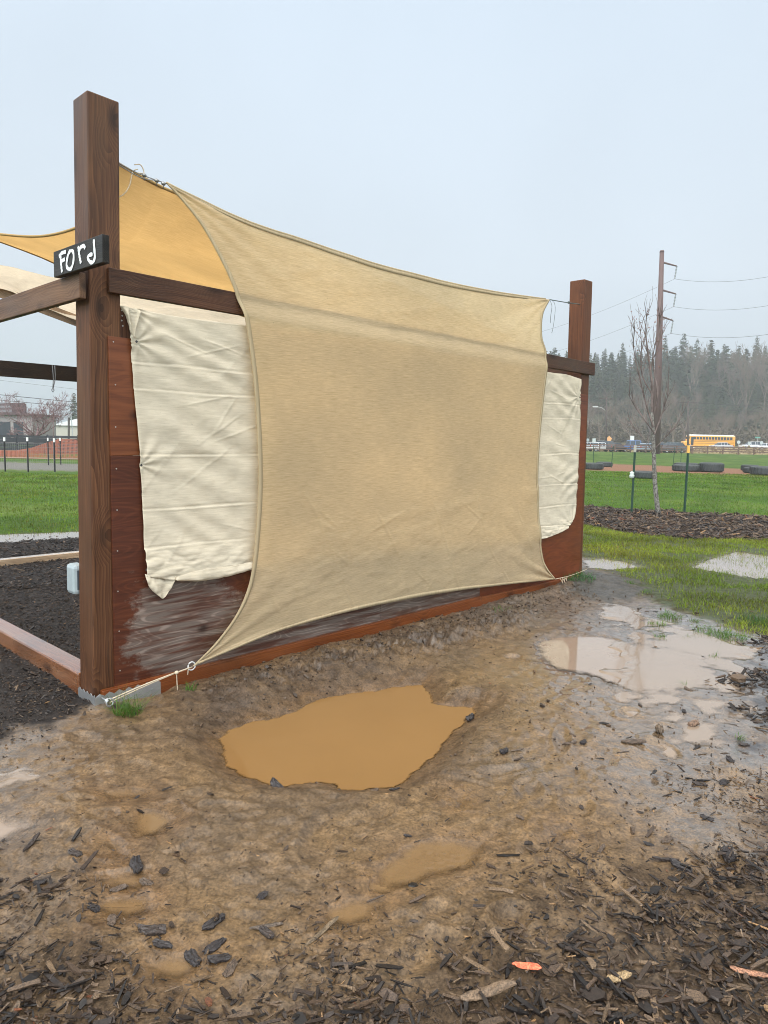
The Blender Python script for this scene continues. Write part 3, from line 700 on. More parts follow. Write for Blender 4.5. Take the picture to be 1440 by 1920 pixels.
LT = {'F': [[(113.5, 476), (114.5, 490), (116.5, 511)], [(111, 481), (116, 475), (124, 472)], [(115, 490), (122, 486)]],
      'O': [[(133, 469), (128, 478), (125, 496), (128, 504), (134, 503), (138, 490), (138, 474), (134, 469)]],
      'r': [[(147, 462), (149, 478), (152, 494)], [(148, 474), (151, 465), (157, 461), (160, 466)]],
      'd': [[(176, 449), (177.5, 470), (178, 484), (174, 492), (168, 490), (165, 482), (169, 478), (174, 477)]]}
for ch, strokes in LT.items():
    b = MB()
    for s_ in strokes: b.add(*sign_stroke(s_, .0095))
    b.build('painted_letter', M_PAINT, SN, fixn=False)

# ------------------------------------------------------------------ cloth
def hem(mb, pts, r=.006):
    mb.tube(pts, r, 5)
def cloth(name, S, gc, mat, parent=None, thick=.002, at=None):
    nv, nu = S.shape[:2]; V = S.reshape(-1, 3)
    o0 = org(parent) if parent is not None else at
    me = fastmesh(name, V - o0, gridquads(nv, nu), None, {'gc': gc.reshape(-1, 3)}, True)
    o = link(name, me, mat, parent)
    if thick: m = o.modifiers.new('thickness', 'SOLIDIFY'); m.thickness = thick; m.offset = 0
    return o
# tan sail in front, worked out in the wall frame
def wl(pts, vf): return [wp(x, y, vf(x, y)) for x, y in pts]
top = wl([(310,345),(370,374),(430,403),(500,431),(560,450),(630,474),(700,497),(770,515),(830,530),(890,542),(950,552),(1029,562)], lambda x, y: .03)
bot = wl([(362,1250),(405,1231),(450,1212),(505,1190),(560,1173),(630,1153),(700,1137),(780,1121),(850,1109),(920,1100),(980,1093),(1042,1086)], lambda x, y: -.10)
lef = [wp(x, y, v) for x, y, v in [(310,345,.03),(345,384,.02),(378,425,0),(405,470,-.02),(432,525,-.04),(450,580,-.055),(462,645,-.06),(472,730,-.06),(479,830,-.065),(481,920,-.07),(478,1000,-.08),(472,1070,-.09),(460,1118,-.095),(438,1163,-.10),(402,1210,-.10),(362,1250,-.10)]]
rig = [wp(x, y, v) for x, y, v in [(1029,562,.03),(1019,590,-.01),(1019,630,-.045),(1025,662,-.05),(1019,700,-.05),(1012,760,-.05),(1007,830,-.06),(1005,900,-.065),(1008,970,-.07),(1014,1030,-.08),(1024,1064,-.09),(1042,1086,-.10)]]
NU, NV = 300, 300
S = coons(top, bot, lef, rig, NU, NV)
U = S[..., 0]; Wz = S[..., 2]
railz = qa[2] + (qb[2] - qa[2]) * U / LW
# depth of the cloth: between the posts above the rail, over the rail, then hanging in front
tt = np.linspace(0, 1, NV)[:, None]; su = np.linspace(0, 1, NU)[None]
above = Wz - railz
v = np.where(above > 0, -.045 + .10 * np.minimum(above / .9, 1) , -.045)
below = np.clip(-above - .14, 0, None)
v = v - .012 * ss(0, .03, below) * 0 - .045 * ss(0.1, 1.6, below) + .02 * ss(.0, .12, below) * (1 - ss(.12, .5, below))
inner = np.minimum(np.minimum(su, 1 - su) * 8, 1)
# wrinkles
wr = .006 * fbm(U * 1.6 + Wz * .6, Wz * 5.0 - U * .8, 201, 3)
diag = (U - U.min()) * .55 + Wz                      # creases running down to the right, as in a folded sheet
for k in range(34):
    ca, cb, aa, ll = random.uniform(.8, 5.3), random.uniform(.2, 2.2), random.choice([-.75, -.6, -1.2, .5]) + random.gauss(0, .15), random.uniform(.06, .3)
    xx_ = (U - ca) * math.cos(aa) + (Wz - cb) * math.sin(aa); yy_ = -(U - ca) * math.sin(aa) + (Wz - cb) * math.cos(aa)
    wr += -.0045 * np.exp(-(yy_ / .008) ** 2) * np.exp(-(xx_ / ll) ** 4)
wr += -.006 * np.exp(-((fbm(U * .8, Wz * .8, 207, 2) * .12 + (U * .9 - (3.1 - Wz) * .55) % .62 - .31) / .012) ** 2) * ss(.1, .5, below) * .8
# tension folds into the corners
def fan(cu, cw, a0, n, amp, reach):
    dx = U - cu; dz = Wz - cw; r = np.hypot(dx, dz); an = np.arctan2(dz, dx)
    return amp * np.sin(an * n + a0) * np.exp(-r / reach) * ss(0, .06, r)
wr += fan(lef[-1][0], lef[-1][2], .3, 26, .020, .45) + fan(rig[-1][0], rig[-1][2], 1.0, 22, .03, .5) + fan(rig[0][0], rig[0][2], 0, 24, .018, .4) + fan(lef[0][0], lef[0][2], 0, 30, .018, .5)
band = np.exp(-((below - .09) / .07) ** 2)
wr += band * .006 * fbm(U * 6, Wz * 14, 221, 3)
wr += .010 * np.sin(U * 9 + Wz * 3) * ss(1.2, 2.2, below) * ss(0, .2, su) * .4
vertw = .012 * np.exp(-((1 - su) / .07) ** 2) * np.sin(Wz * 14 + 2) * ss(.2, .8, below)
v = v + wr * inner ** .5 + vertw
v = np.where(above < 0, np.minimum(v, -.043 - .045 * ss(.02, .16, -above) - .0 * U), v)
# a line of sewn hem: slightly thicker; blend edges to their own depth
TS = thing('tan_shade_sail', 'tan knitted shade sail stretched down over the front of the timber wall', 'shade sail', W(2.8, -.1, 0))
SW = A + U[..., None] * d_ + v[..., None] * n_ + Wz[..., None] * up_
gc = np.stack([U, Wz - .03 * U, v * 0], -1)
cloth('fabric', SW, gc, M_TAN, TS)
m = MB()
def strip(line, inw, wd=.032, off=-.004):
    P = []; g = []
    for i in range(len(line)):
        P.append(line[i] + n_ * off); P.append(inw[i] + n_ * off)
    V = [p + n_ * k for p in P for k in (0, -.0015)]
    Fs = []
    for i in range(len(line) - 1):
        a = i * 4; Fs += [(a, a + 4, a + 6, a + 2), (a + 1, a + 3, a + 7, a + 5), (a, a + 1, a + 5, a + 4), (a + 2, a + 6, a + 7, a + 3)]
    m.add(V, Fs)
def inset(a, b, k, wd):
    "points wd from edge a towards b"
    dd = b - a; L = np.linalg.norm(dd, axis=-1, keepdims=True); return a + dd / L * wd
strip(SW[:, 0], inset(SW[:, 0], SW[:, 12], 0, .034)); strip(SW[:, -1], inset(SW[:, -1], SW[:, -12], 0, .034))
strip(SW[0], inset(SW[0], SW[12], 0, .034)); strip(SW[-1], inset(SW[-1], SW[-12], 0, .034))
m.build('hem', M_TANHEM, TS, smooth=True)
# the strip of cloth doubled over along the top cable
m = MB(); hem(m, [p + up_ * .004 for p in SW[0, ::6]], .008); m.build('edge_cable', M_TANHEM, TS, smooth=True)
TL, TRc, BLc, BRc = SW[0, 0], SW[0, -1], SW[-1, 0], SW[-1, -1]
# ties of the sail
EY = wpW(216, 300, .02)
rt = thing('wire_tie', 'twisted steel wire with shackles from the tall post to the sail tip', 'wire', EY)
m = MB(); P0 = W(PW + .004 + uL, .06, wp(218, 295, 0)[2]); 
m.tube(catmull([P0, (P0 * .55 + TL * .45) - up_ * .012, TL], 10), .0035, 5); m.tube(catmull([P0 - up_ * .01, (P0 * .5 + TL * .5) - up_ * .03, TL * .85 + P0 * .15], 10), .003, 5)
m.build('wire', M_WIRE, rt, smooth=True)
for f in (.55, .80, .94):
    m = MB(); c = P0 + (TL - P0) * f - up_ * .008
    m.lathe(c, d_, [(.006, -.012), (.011, -.006), (.011, .006), (.006, .012)], 8); m.tube([c + up_ * .012, c - up_ * .03], .003, 5); m.build('shackle', M_WIRE, rt, smooth=True)
lc = MB(); a0 = P0 + (TL - P0) * .42 + up_ * .01; lc.tube(catmull([a0, wpW(249, 322, .05), wpW(243, 347, .05), wpW(231, 365, .05), W(PW + .004, .05, wp(219, 372)[2])], 24), .0035, 6)
lc.tube(catmull([a0 + up_ * .02 - d_ * .02, a0 + up_ * .03 + d_ * .02, a0 - up_ * .01 + d_ * .04, a0 - up_ * .02], 10), .0035, 6)
solo(lc, 'loose_cord', M_ROPE, 'cream cord drooping in a loop beside the tall post', 'cord', a0, smooth=True)
# bottom-left rope to the eye bolt
EB = wpW(206, 1317, -.16); 
rp = MB(); RG_ = BLc
K = wpW(331, 1261, -.12)
rp.tube(catmull([EB, (EB + K) / 2 + up_ * .004, K], 8), .004, 6); rp.tube(catmull([EB + up_ * .016, (EB + K) / 2 + up_ * .014, K + up_ * .002], 8), .004, 6)
rp.tube(catmull([K, RG_ - up_ * .004], 4), .0045, 6)
rp.lathe(K, (K - EB), [(.004, -.014), (.011, -.007), (.012, .003), (.009, .010), (.004, .015)], 8)
rp.tube(catmull([K - up_ * .005, K - up_ * .05 + d_ * .002, K - up_ * .13 - n_ * .01], 6), .003, 5)
rp.tube(catmull([K + (RG_ - K) * .75, K + (RG_ - K) * .7 - up_ * .045], 4), .0035, 5)
solo(rp, 'guy_rope', M_ROPE, 'doubled cream guy rope knotted from the sail corner ring to the post foot', 'rope', EB, smooth=True)
rn = MB(); c = RG_ - d_ * .005; pts = []
for k in range(17):
    a = 2 * PI * k / 16; pts.append(c + (d_ * math.cos(a) * .026 + up_ * math.sin(a) * .026 * (1.15 if math.sin(a) > 0 else .9)))
rn.tube(pts, .0045, 6, cap=False); rn.build('ring', M_WHITE, TS, smooth=True)
eb = MB(); pts = [EB + (d_ * math.cos(a) * .02 + up_ * math.sin(a) * .024) for a in [2 * PI * k / 12 for k in range(13)]]
eb.tube(pts, .005, 6, cap=False); eb.tube([EB + n_ * .02, EB + n_ * .10], .006, 6); eb.lathe(EB + n_ * .025, n_, [(.018, 0), (.018, .006)], 12)
eb.build('eye_bolt', M_GALV, SH, smooth=True)
# right-hand ties
PRt = W(LW - PW - .002, .05, wp(1068, 560)[2])
m = MB(); m.tube(catmull([TRc, (TRc + PRt) / 2 - up_ * .004, PRt], 6), .005, 5); m.tube(catmull([TRc, TRc - up_ * .06 + d_ * .05, TRc - up_ * .16 + d_ * .035, TRc - up_ * .24 + d_ * .03], 8), .0025, 4)
m.tube(catmull([TRc + d_ * .05, TRc + d_ * .12 - up_ * .05, TRc + d_ * .10 - up_ * .25, TRc + d_ * .07 - up_ * .34], 8), .0022, 4)
m.lathe(TRc + (PRt - TRc) * .55, d_, [(.006, -.015), (.014, -.006), (.014, .006), (.006, .015)], 8)
solo(m, 'tie_cord', rope_mat('dark_green_cord', (.10, .13, .12)), 'thin dark cord with loose ends tying the sail to the reddish post', 'cord', TRc, smooth=True)
m = MB(); PB = W(LW + .05, -.03, BRc[2] - A[2] + .0); m.tube(catmull([BRc, (BRc + PB) / 2 - up_ * .015, PB], 8), .004, 5)
for k in range(3): m.tube(catmull([BRc + d_ * (.1 + .05 * k), BRc + d_ * (.12 + .05 * k) - up_ * .06 - n_ * .03, BRc + d_ * (.17 + .03 * k) - up_ * .09, BRc + d_ * (.16 + .05 * k) - up_ * .01], 8), .003, 5)
solo(m, 'guy_rope', M_ROPE, 'tangled pale cord at the foot of the reddish post', 'rope', BRc, smooth=True)

# canvas drop cloth on the wall
Ltop = wl([(240,579),(262,580),(300,588),(380,600),(460,610),(620,632),(780,655),(930,678),(1030,698),(1060,702),(1089,711)], lambda x, y: -.03)
Lbot = wl([(272,1080),(300,1084),(335,1087),(380,1085),(430,1076),(472,1062),(600,1045),(780,1030),(930,1020),(1012,1010),(1040,1001),(1062,990)], lambda x, y: -.03)
Llef = wl([(240,579),(243,620),(247,680),(254,760),(260,830),(265,920),(269,1000),(272,1080)], lambda x, y: -.03)
Lrig = wl([(1089,711),(1088,760),(1087,820),(1084,880),(1081,930),(1077,965),(1062,990)], lambda x, y: -.03)
NU2, NV2 = 420, 260
S = coons(Ltop, Lbot, Llef, Lrig, NU2, NV2); U = S[..., 0]; Wz = S[..., 2]; ztop = Ltop[0][2]
dwn = ztop - Wz
v = np.full(U.shape, -.028)
# horizontal packing creases
ncrease = 0
cz = [.31, .47, .86, 1.19, 1.43, 1.64]
for i, c_ in enumerate(cz):
    line = dwn - c_ - .02 * vn(U * 1.2, U * 0 + i, 300) + .01 * U * 0
    v += (.45 + .55 * ss(-.3, .4, vn(U * 1.7, U * 0 + i * 3.3, 305))) * (-.0050 * np.exp(-(line / .005) ** 2) + .005 * np.exp(-((line + .012) / .009) ** 2))
# soft drapes falling diagonally from the pinned left side
for (cu_, cd, an, wl_, am, L_) in [(.3, .10, -.30, .12, .011, .9), (.33, .62, -.42, .20, .016, 1.0), (.35, 1.12, -.55, .15, .013, .7), (4.9, .1, -.35, .14, .010, .8), (4.9, .7, -.3, .2, .008, .8), (.8, .3, -.2, .2, .008, .9), (5.3, 1.3, .5, .12, .010, .5)]:
    x = U - cu_; y = -(dwn - cd); s_ = -x * math.sin(an) + y * math.cos(an); l_ = x * math.cos(an) + y * math.sin(an)
    s2 = s_ + .03 * vn(l_ * 3, s_ * 3, 311)
    v += -am * (np.cos(s2 / wl_ * 2 * PI) * .5 + .25) * np.exp(-(s_ / (wl_ * 1.7)) ** 2) * ss(-.1, .25, l_) * (1 - ss(L_ * .6, L_ * 1.3, l_))
v += -.006 * fbm(U * 1.5 + Wz * 1.2, Wz * 3.2, 321, 2) - .003 * fbm(U * 7, Wz * 9, 323, 3)
for k in range(26):
    ca, cb, aa, ll = random.uniform(.3, 1.3) if k < 15 else random.uniform(4.6, 5.8), random.uniform(.1, 1.7), random.choice([.6, -.35, .9, .2]) + random.gauss(0, .1), random.uniform(.08, .28)
    xx_ = (U - ca) * math.cos(aa) + (Wz - ztop + cb) * math.sin(aa); yy_ = -(U - ca) * math.sin(aa) + (Wz - ztop + cb) * math.cos(aa)
    v += -.0045 * np.exp(-(yy_ / .005) ** 2) * np.exp(-(xx_ / ll) ** 4)
def fan2(cu, cw, n, amp, reach):
    dx = U - cu; dz = Wz - cw; r = np.hypot(dx, dz); an = np.arctan2(dz, dx); return -amp * (np.sin(an * n) ** 2) * np.exp(-r / reach) * ss(0, .03, r)
pin = wp(253, 641, -.03); v += fan2(pin[0], pin[2], 5, .018, .16); pin2 = wp(262, 872, -.03); v += fan2(pin2[0], pin2[2], 5, .016, .16)
v += fan2(Ltop[0][0] + .03, Ltop[0][2], 7, .02, .10)
pin3 = wp(1084, 745, -.03); v += fan2(pin3[0], pin3[2], 6, .012, .3); pin4 = wp(1070, 985, -.03); v += fan2(pin4[0], pin4[2], 7, .014, .25)
# rolled and bunched lower edge
low = ss(.30, .0, np.linspace(1, 0, NV2))[::-1][:, None] if False else ss(.82, 1.0, np.linspace(0, 1, NV2))[:, None]
v += -low * (.02 + .022 * np.abs(fbm(U * 4.5, Wz * 10, 331, 3)))
v = np.clip(v, -.062, -.018); hid = ss(.95, 1.25, U) * (1 - ss(4.5, 4.9, U)); v = v * (1 - hid) + np.maximum(v, -.030) * hid
DC = thing('canvas_drop_cloth', 'wrinkled off white canvas sheet pinned over the opening in the timber wall', 'canvas', W(2.8, -.04, .6))
SW2 = A + U[..., None] * d_ + v[..., None] * n_ + Wz[..., None] * up_
cloth('sheet', SW2, np.stack([U, Wz, v * 0], -1), M_CANVAS, DC)
# folded corner hanging down at the lower left, the torn bunch at the upper left
def flap(pts_rows, name, vv):
    R = [catmull([wp(x, y, v0) for x, y, v0 in row], 26) for row in pts_rows]; Sx = np.array([catmull([r[i] for r in R], 26) for i in range(26)])
    U_, V_, Z_ = Sx[..., 0], Sx[..., 1], Sx[..., 2]; V_ = V_ + .012 * fbm(U_ * 14, Z_ * 11, 340, 3)
    P = A + U_[..., None] * d_ + V_[..., None] * n_ + Z_[..., None] * up_
    cloth(name, P, np.stack([U_, Z_, V_ * 0], -1), M_CANVAS, DC)
flap([[(271,1076,-.045),(290,1082,-.055),(308,1085,-.03),(329,1080,-.05)], [(275,1092,-.05),(291,1100,-.065),(308,1103,-.04),(326,1092,-.055)], [(284,1106,-.05),(295,1113,-.065),(308,1116,-.045),(320,1104,-.05)], [(298,1117,-.05),(302,1121,-.06),(306,1123,-.05),(311,1118,-.05)]], 'corner_flap', 0)
flap([[(222,574,.02),(232,573,-.02),(245,577,-.04),(262,580,-.03)], [(230,582,.0),(238,584,-.045),(248,588,-.03),(262,590,-.055)], [(238,600,-.02),(243,604,-.05),(248,610,-.035),(256,612,-.05)], [(243,622,-.03),(245,625,-.045),(248,628,-.035),(252,632,-.045)]], 'corner_flap', 0)
flap([[(330,1082,-.06),(380,1068,-.085),(430,1062,-.06),(478,1052,-.07)], [(330,1088,-.065),(380,1084,-.095),(430,1076,-.07),(478,1062,-.075)], [(340,1090,-.06),(382,1089,-.08),(430,1080,-.06),(478,1066,-.07)]], 'corner_flap', 0)
M_PIN = plain('dark_pin', (.03, .03, .03))
for q in (pin, pin2, pin3, wp(272, 1068, -.03)): b = MB(); b.lathe(W(q[0], -.05, q[2]), -n_, [(.008, 0), (.006, .004)], 8); b.build('pin_head', M_PIN, DC)

# golden sail overhead inside, cream canvas roof beyond
def P3(px, py, Y): return Pd(px, py, Y)
OS = thing('golden_shade_sail', 'golden orange shade sail slung overhead behind the tall post', 'shade sail', W(2, 3, 0))
c1 = W(PW + .03, .10, wp(219, 302, .1)[2]); c2 = W(4.9, .35, 2.7); c4 = P3(-75, 428, 6.2); c3 = W(4.8, 4.6, 2.9)
near = [c1, wpW(262, 330, .12), wpW(300, 350, .14), wpW(335, 364, .16), wpW(500, 440, .2), wpW(800, 560, .3), c2]
far = [c4, P3(0, 453, 6.6), P3(100, 492, 7.2), P3(220, 550, 7.8), P3(455, 592, 8.4), c3]
leftE = [c1, P3(165, 405, 4.6), P3(141, 428, 4.9), P3(75, 443, 5.6), P3(0, 439, 5.95), c4]
rightE = [c2, (c2 + c3) / 2 - up_ * .1, c3]
S = coons(near, far, leftE, rightE, 120, 120)
s_ = np.linspace(0, 1, 120)[None, :]; t_ = np.linspace(0, 1, 120)[:, None]
bul = np.sin(PI * s_) * np.sin(PI * t_)
S = S + up_ * (bul * .05 + .012 * bul * fbm(s_ * 5 + 0 * t_, t_ * 7 + s_, 401, 3))[..., None]
gg = np.stack([s_ * 5.5 + 0 * t_, t_ * 5 + 0 * s_, 0 * s_ * t_], -1)
cloth('fabric', S, gg, M_ORANGE, OS)
m = MB(); hem(m, S[0, ::5], .010); hem(m, S[:, 0][::5], .010); hem(m, S[-1, ::5], .010); m.build('hem', cloth_mat('golden_hem', (.40, .26, .10), (.5, .34, .15), .2, 0), OS, smooth=True)
m = MB(); m.tube([c1, W(PW / 2, .1, (c1 - A)[2] + .02)], .005, 5); m.build('wire', M_WIRE, OS)

CR = thing('cream_canvas_roof', 'cream canvas roof sheet drooping over a grey pole behind the shelter', 'canvas', P3(60, 530, 9.0))
topc = [P3(-160, 478, 10.2), P3(0, 497, 9.9), P3(50, 508, 9.7), P3(100, 520, 9.5), P3(160, 528, 9.3), P3(260, 538, 9.1), P3(400, 556, 9.1), P3(560, 575, 9.1)]
botc = [P3(-160, 520, 8.6), P3(0, 541, 8.6), P3(50, 562, 8.6), P3(100, 583, 8.6), P3(160, 604, 8.6), P3(260, 612, 8.7), P3(400, 622, 8.8), P3(560, 640, 8.9)]
S = coons(topc, botc, [topc[0], (topc[0] + botc[0]) / 2 - up_ * .05, botc[0]], [topc[-1], (topc[-1] + botc[-1]) / 2, botc[-1]], 160, 50)
s_ = np.linspace(0, 1, 160)[None, :]; t_ = np.linspace(0, 1, 50)[:, None]
S = S + up_ * (.05 * fbm(s_ * 7 + t_ * 1.2, t_ * 2.2 + 0 * s_, 411, 3) * np.sin(PI * t_) ** .5)[..., None]
cloth('sheet', S, np.stack([s_ * 7 + 0 * t_, t_ * 2 + 0 * s_, 0 * s_ * t_], -1), M_CREAM, CR)
b = MB(); b.beam(P3(-160, 487, 8.72), P3(220, 630, 8.72), (0, 1, 0), (0, 0, 1), .09, .14); b.build('ridge_pole', MW_GREY, CR, .004)
b = MB(); b.beam(P3(107, 560, 8.6), P3(107, 576, 8.6), (0, 1, 0), (1, 0, 0), .03, .03); b.build('hook', MW_DARK, CR)
b = MB(); b.beam(P3(-160, 503, 8.72) * [1, 1, 0] - [0, 0, .1], P3(-160, 500, 8.72), (0, 1, 0), (1, 0, 0), .12, .12); b.build('support_post', MW_GREY, CR, .004)
b = MB(); pz = P3(640, 640, 9.0); b.beam([pz[0], pz[1], -.1], pz, (0, 1, 0), (1, 0, 0), .12, .12); b.build('support_post', MW_GREY, CR, .004)
# cord hanging from the back rail
hb = wp(98, 688, 5.28); HC = W(hb[0], 5.28, hb[2] + .02)
m = MB(); m.tube(catmull([HC, HC - up_ * .15 + d_ * .01, HC - up_ * .28], 6), .006, 5); m.tube(catmull([HC + d_ * .03, HC - up_ * .15 + d_ * .035, HC - up_ * .28 + d_ * .005], 6), .006, 5)
m.tube([HC - up_ * .28, HC - up_ * .31 + d_ * .015, HC - up_ * .335, HC - up_ * .31 - d_ * .015, HC - up_ * .28], .006, 5)
solo(m, 'hanging_cord', rope_mat('grey_cord', (.25, .26, .27)), 'thin looped cord hanging from the black back rail', 'cord', HC, smooth=True)
# ------------------------------------------------------------------ grass
def grass_mesh(P, h, w, col, lean=.5):
    "P (n,3) roots"
    n = len(P); a = RNG.uniform(0, 2 * PI, n); dx, dy = np.cos(a), np.sin(a); b = a + PI / 2 + RNG.normal(0, .5, n); ln = h * RNG.uniform(.1, 1.0, n) * lean
    side = np.stack([dx * w / 2, dy * w / 2, 0 * w], 1); fwd = np.stack([np.cos(b) * ln, np.sin(b) * ln, 0 * ln], 1); z = np.array([0, 0, 1.0])
    V = np.zeros((n, 5, 3)); hh = (h * (1 - .35 * RNG.uniform(0, 1, n) * lean))[:, None]
    V[:, 0] = P - side; V[:, 1] = P + side; V[:, 2] = P + fwd * .35 + z * hh * .6 + side * .75; V[:, 3] = P + fwd * .35 + z * hh * .6 - side * .75; V[:, 4] = P + fwd + z * hh
    i = np.arange(n)[:, None] * 5
    C = np.repeat(col, 5, axis=0)
    return V.reshape(-1, 3), i + np.array([[0, 1, 2, 3]]), i + np.array([[3, 2, 4]]), C
def grass_mat():
    t = NT('grass_blades'); c = t.attr('bc'); p = t.pbr(c, .55, None, .22, final=False); tl = t.n('ShaderNodeBsdfTranslucent'); t.l(t.mix(1, c, (1.2, 1.3, .6), 'MULTIPLY'), tl.inputs[0])
    m = t.n('ShaderNodeMixShader'); m.inputs[0].default_value = .35; t.l(p.outputs[0], m.inputs[1]); t.l(tl.outputs[0], m.inputs[2]); t.l(m.outputs[0], t.out.inputs[0]); return t.m
M_GRASS = grass_mat()
def gcol(n, base, var=.25, yellow=.12):
    c = np.array(base)[None] * (1 + RNG.normal(0, var, (n, 1))); c = np.clip(c, .01, 1)
    k = RNG.uniform(0, 1, n) < yellow; c[k] = np.array([.17, .15, .05]) * RNG.uniform(.6, 1.2, (k.sum(), 1)); return c
def field(name, n, xr, yr, dens, h, w, base, yellow=.1, hvar=.35, power=1.0, lean=.6, flt=None):
    "roots spread over a world rectangle, kept where dens(x, y) says so"
    x = RNG.uniform(*xr, n); y = yr[0] + (yr[1] - yr[0]) * RNG.uniform(0, 1, n) ** power
    k = RNG.uniform(0, 1, n) < dens(x, y); x, y = x[k], y[k]; z = H(x, y) - .004
    r = np.hypot(x, y); sc = 1 + np.clip((r - 10) / 14, 0, 4)
    hh = h * np.clip(RNG.normal(1, hvar, len(x)), .3, 2) * (1 + (sc - 1) * .22); ww = w * sc
    cc = gcol(len(x), base, .28, yellow); pv_ = fbm(x * .9, y * .9, 541, 4)[:, None]; cc = cc * (1 + .55 * np.clip(pv_, -.7, .8)) * (1 + np.array([.35, .12, .1]) * np.clip(fbm(x * .35, y * .35, 547, 3), -.6, .8)[:, None])
    V, q, t, C = grass_mesh(np.stack([x, y, z], 1), hh, ww, np.clip(cc, .005, 1), lean)
    o = link(name, fastmesh(name, V, q, t, {'bc': C}), M_GRASS); return tag(o, kind='stuff')
PUDALL = [p for p, z, sl, dp, kd in PP]
def off_water(x, y, m=.02):
    k = np.ones(x.shape)
    for p in PUDALL: k *= (sdfm(p, x, y, .5) > m)
    return k
def dens_right(x, y):
    d = sdfm(Z_GRASS_R, x, y, 1.2) + .25 * fbm(x * 2, y * 2, 501, 3); patch = ss(-.25, .25, fbm(x * 1.6, y * 1.6, 503, 4) + .06 + .25 * ss(8, 11, np.hypot(x, y)))
    g = sdfm(Z_GRAV, x, y, 1); w = np.ones(x.shape)
    for p in PUDALL[:7]: w = np.minimum(w, ss(-.25, .45, sdfm(p, x, y, 1.2) + .35 * fbm(x * 3, y * 3, 507, 3)))
    return ss(.1, -.35, d) * (.16 + .84 * patch) * ss(-.15, .35, g + .3 * fbm(x * 3, y * 3, 505, 2)) * (.30 + .70 * w) * (sdfm(Z_BED, x, y, .5) > .02)
field('lawn_grass', 230000, (2.2, 12), (5.6, 13.8), dens_right, .045, .0055, (.165, .215, .022), .2, lean=1.0)
def dens_far(x, y):
    return (sdfm(Z_BED, x, y, .6) > -.02) * (sdfm(Z_GRASS_R, x, y, .6) > 0) * (.55 + .45 * ss(-.3, .3, fbm(x * .5, y * .5, 511, 3))) * (x > 2.0)
field('field_grass', 130000, (3, 24), (13.4, 42), dens_far, .04, .0065, (.085, .155, .013), .08, power=1.5, lean=.8)
def dens_lft(x, y):
    return (x < -1.0) * (x > -.95 * y - 2) * (sdfm(Z_FINES, x, y, .6) > .05 + .3 * vn(x * 2, y * 2, 515)) * np.where(sdfm(PUDALL[6], x, y, .5) > -.06 + .35 * fbm(x * 3, y * 3, 517, 3), 1, .12) * (.6 + .4 * ss(-.3, .3, fbm(x * .8, y * .8, 513, 3))) * (x < -.25 * y)
field('left_lawn_grass', 150000, (-22, -2), (9.5, 28), dens_lft, .045, .007, (.105, .165, .017), .14, power=1.6, lean=.8).name = 'lawn_grass.001'
def tuft(px, py, n, h, spread, label, col=(.07, .15, .022), name='grass_tuft', flat=1.0):
    c = G(px, py); c[2] = H1(c[0], c[1]); a = RNG.uniform(0, 2 * PI, n); r = spread * np.sqrt(RNG.uniform(0, 1, n))
    P = np.stack([np.cos(a) * r, np.sin(a) * r, np.zeros(n)], 1); P[:, 2] = H(P[:, 0] + c[0], P[:, 1] + c[1]) - c[2] - .004
    V, q, t, C = grass_mesh(P, h * RNG.uniform(.5, 1.25, n), np.full(n, .0035), gcol(n, col, .25, .08), 1.6 * flat)
    o = link(name, fastmesh(name, V, q, t, {'bc': C}), M_GRASS); o.location = tuple(c); return tag(o, label, 'grass tuft', 'grass tufts in the mud')
tuft(240, 1336, 190, .12, .075, 'bright grass tuft at the foot of the tall near post')
tuft(356, 1300, 40, .055, .04, 'tiny grass sprig on the mud under the base board')
tuft(1080, 1094, 420, .085, .22, 'deep green grass clump beside the foot of the reddish post', (.05, .15, .045))
tuft(938, 1152, 40, .06, .08, 'sparse grass sprig by the far end of the base board')
tuft(1255, 1158, 150, .07, .11, 'low green tuft between the mud and the wet lawn')
tuft(1232, 1172, 110, .06, .08, 'small round tuft alone at the lawn edge', (.09, .18, .03))
tuft(1335, 1188, 220, .07, .17, 'wide green tuft on the wet strip before the lawn')
tuft(1372, 1196, 170, .07, .12, 'bright tuft nearest the bark mulch')
tuft(1415, 1168, 260, .11, .16, 'dark green tall grass clump beside the bark mulch', (.055, .12, .035))
tuft(1337, 1232, 34, .05, .05, 'tiny sprig standing in the sky-lit puddle'); tuft(1283, 1285, 18, .04, .03, 'single thin sprig at the edge of the pale puddle'); tuft(1385, 1388, 16, .05, .03, 'lone seedling on the grey mud')
for i, (px, py) in enumerate([(1292, 1196), (1303, 1165), (1240, 1196), (1180, 1098), (1210, 1110)]): tuft(px, py, 60, .045, .06, 'thin short grass clump breaking up the lawn edge')

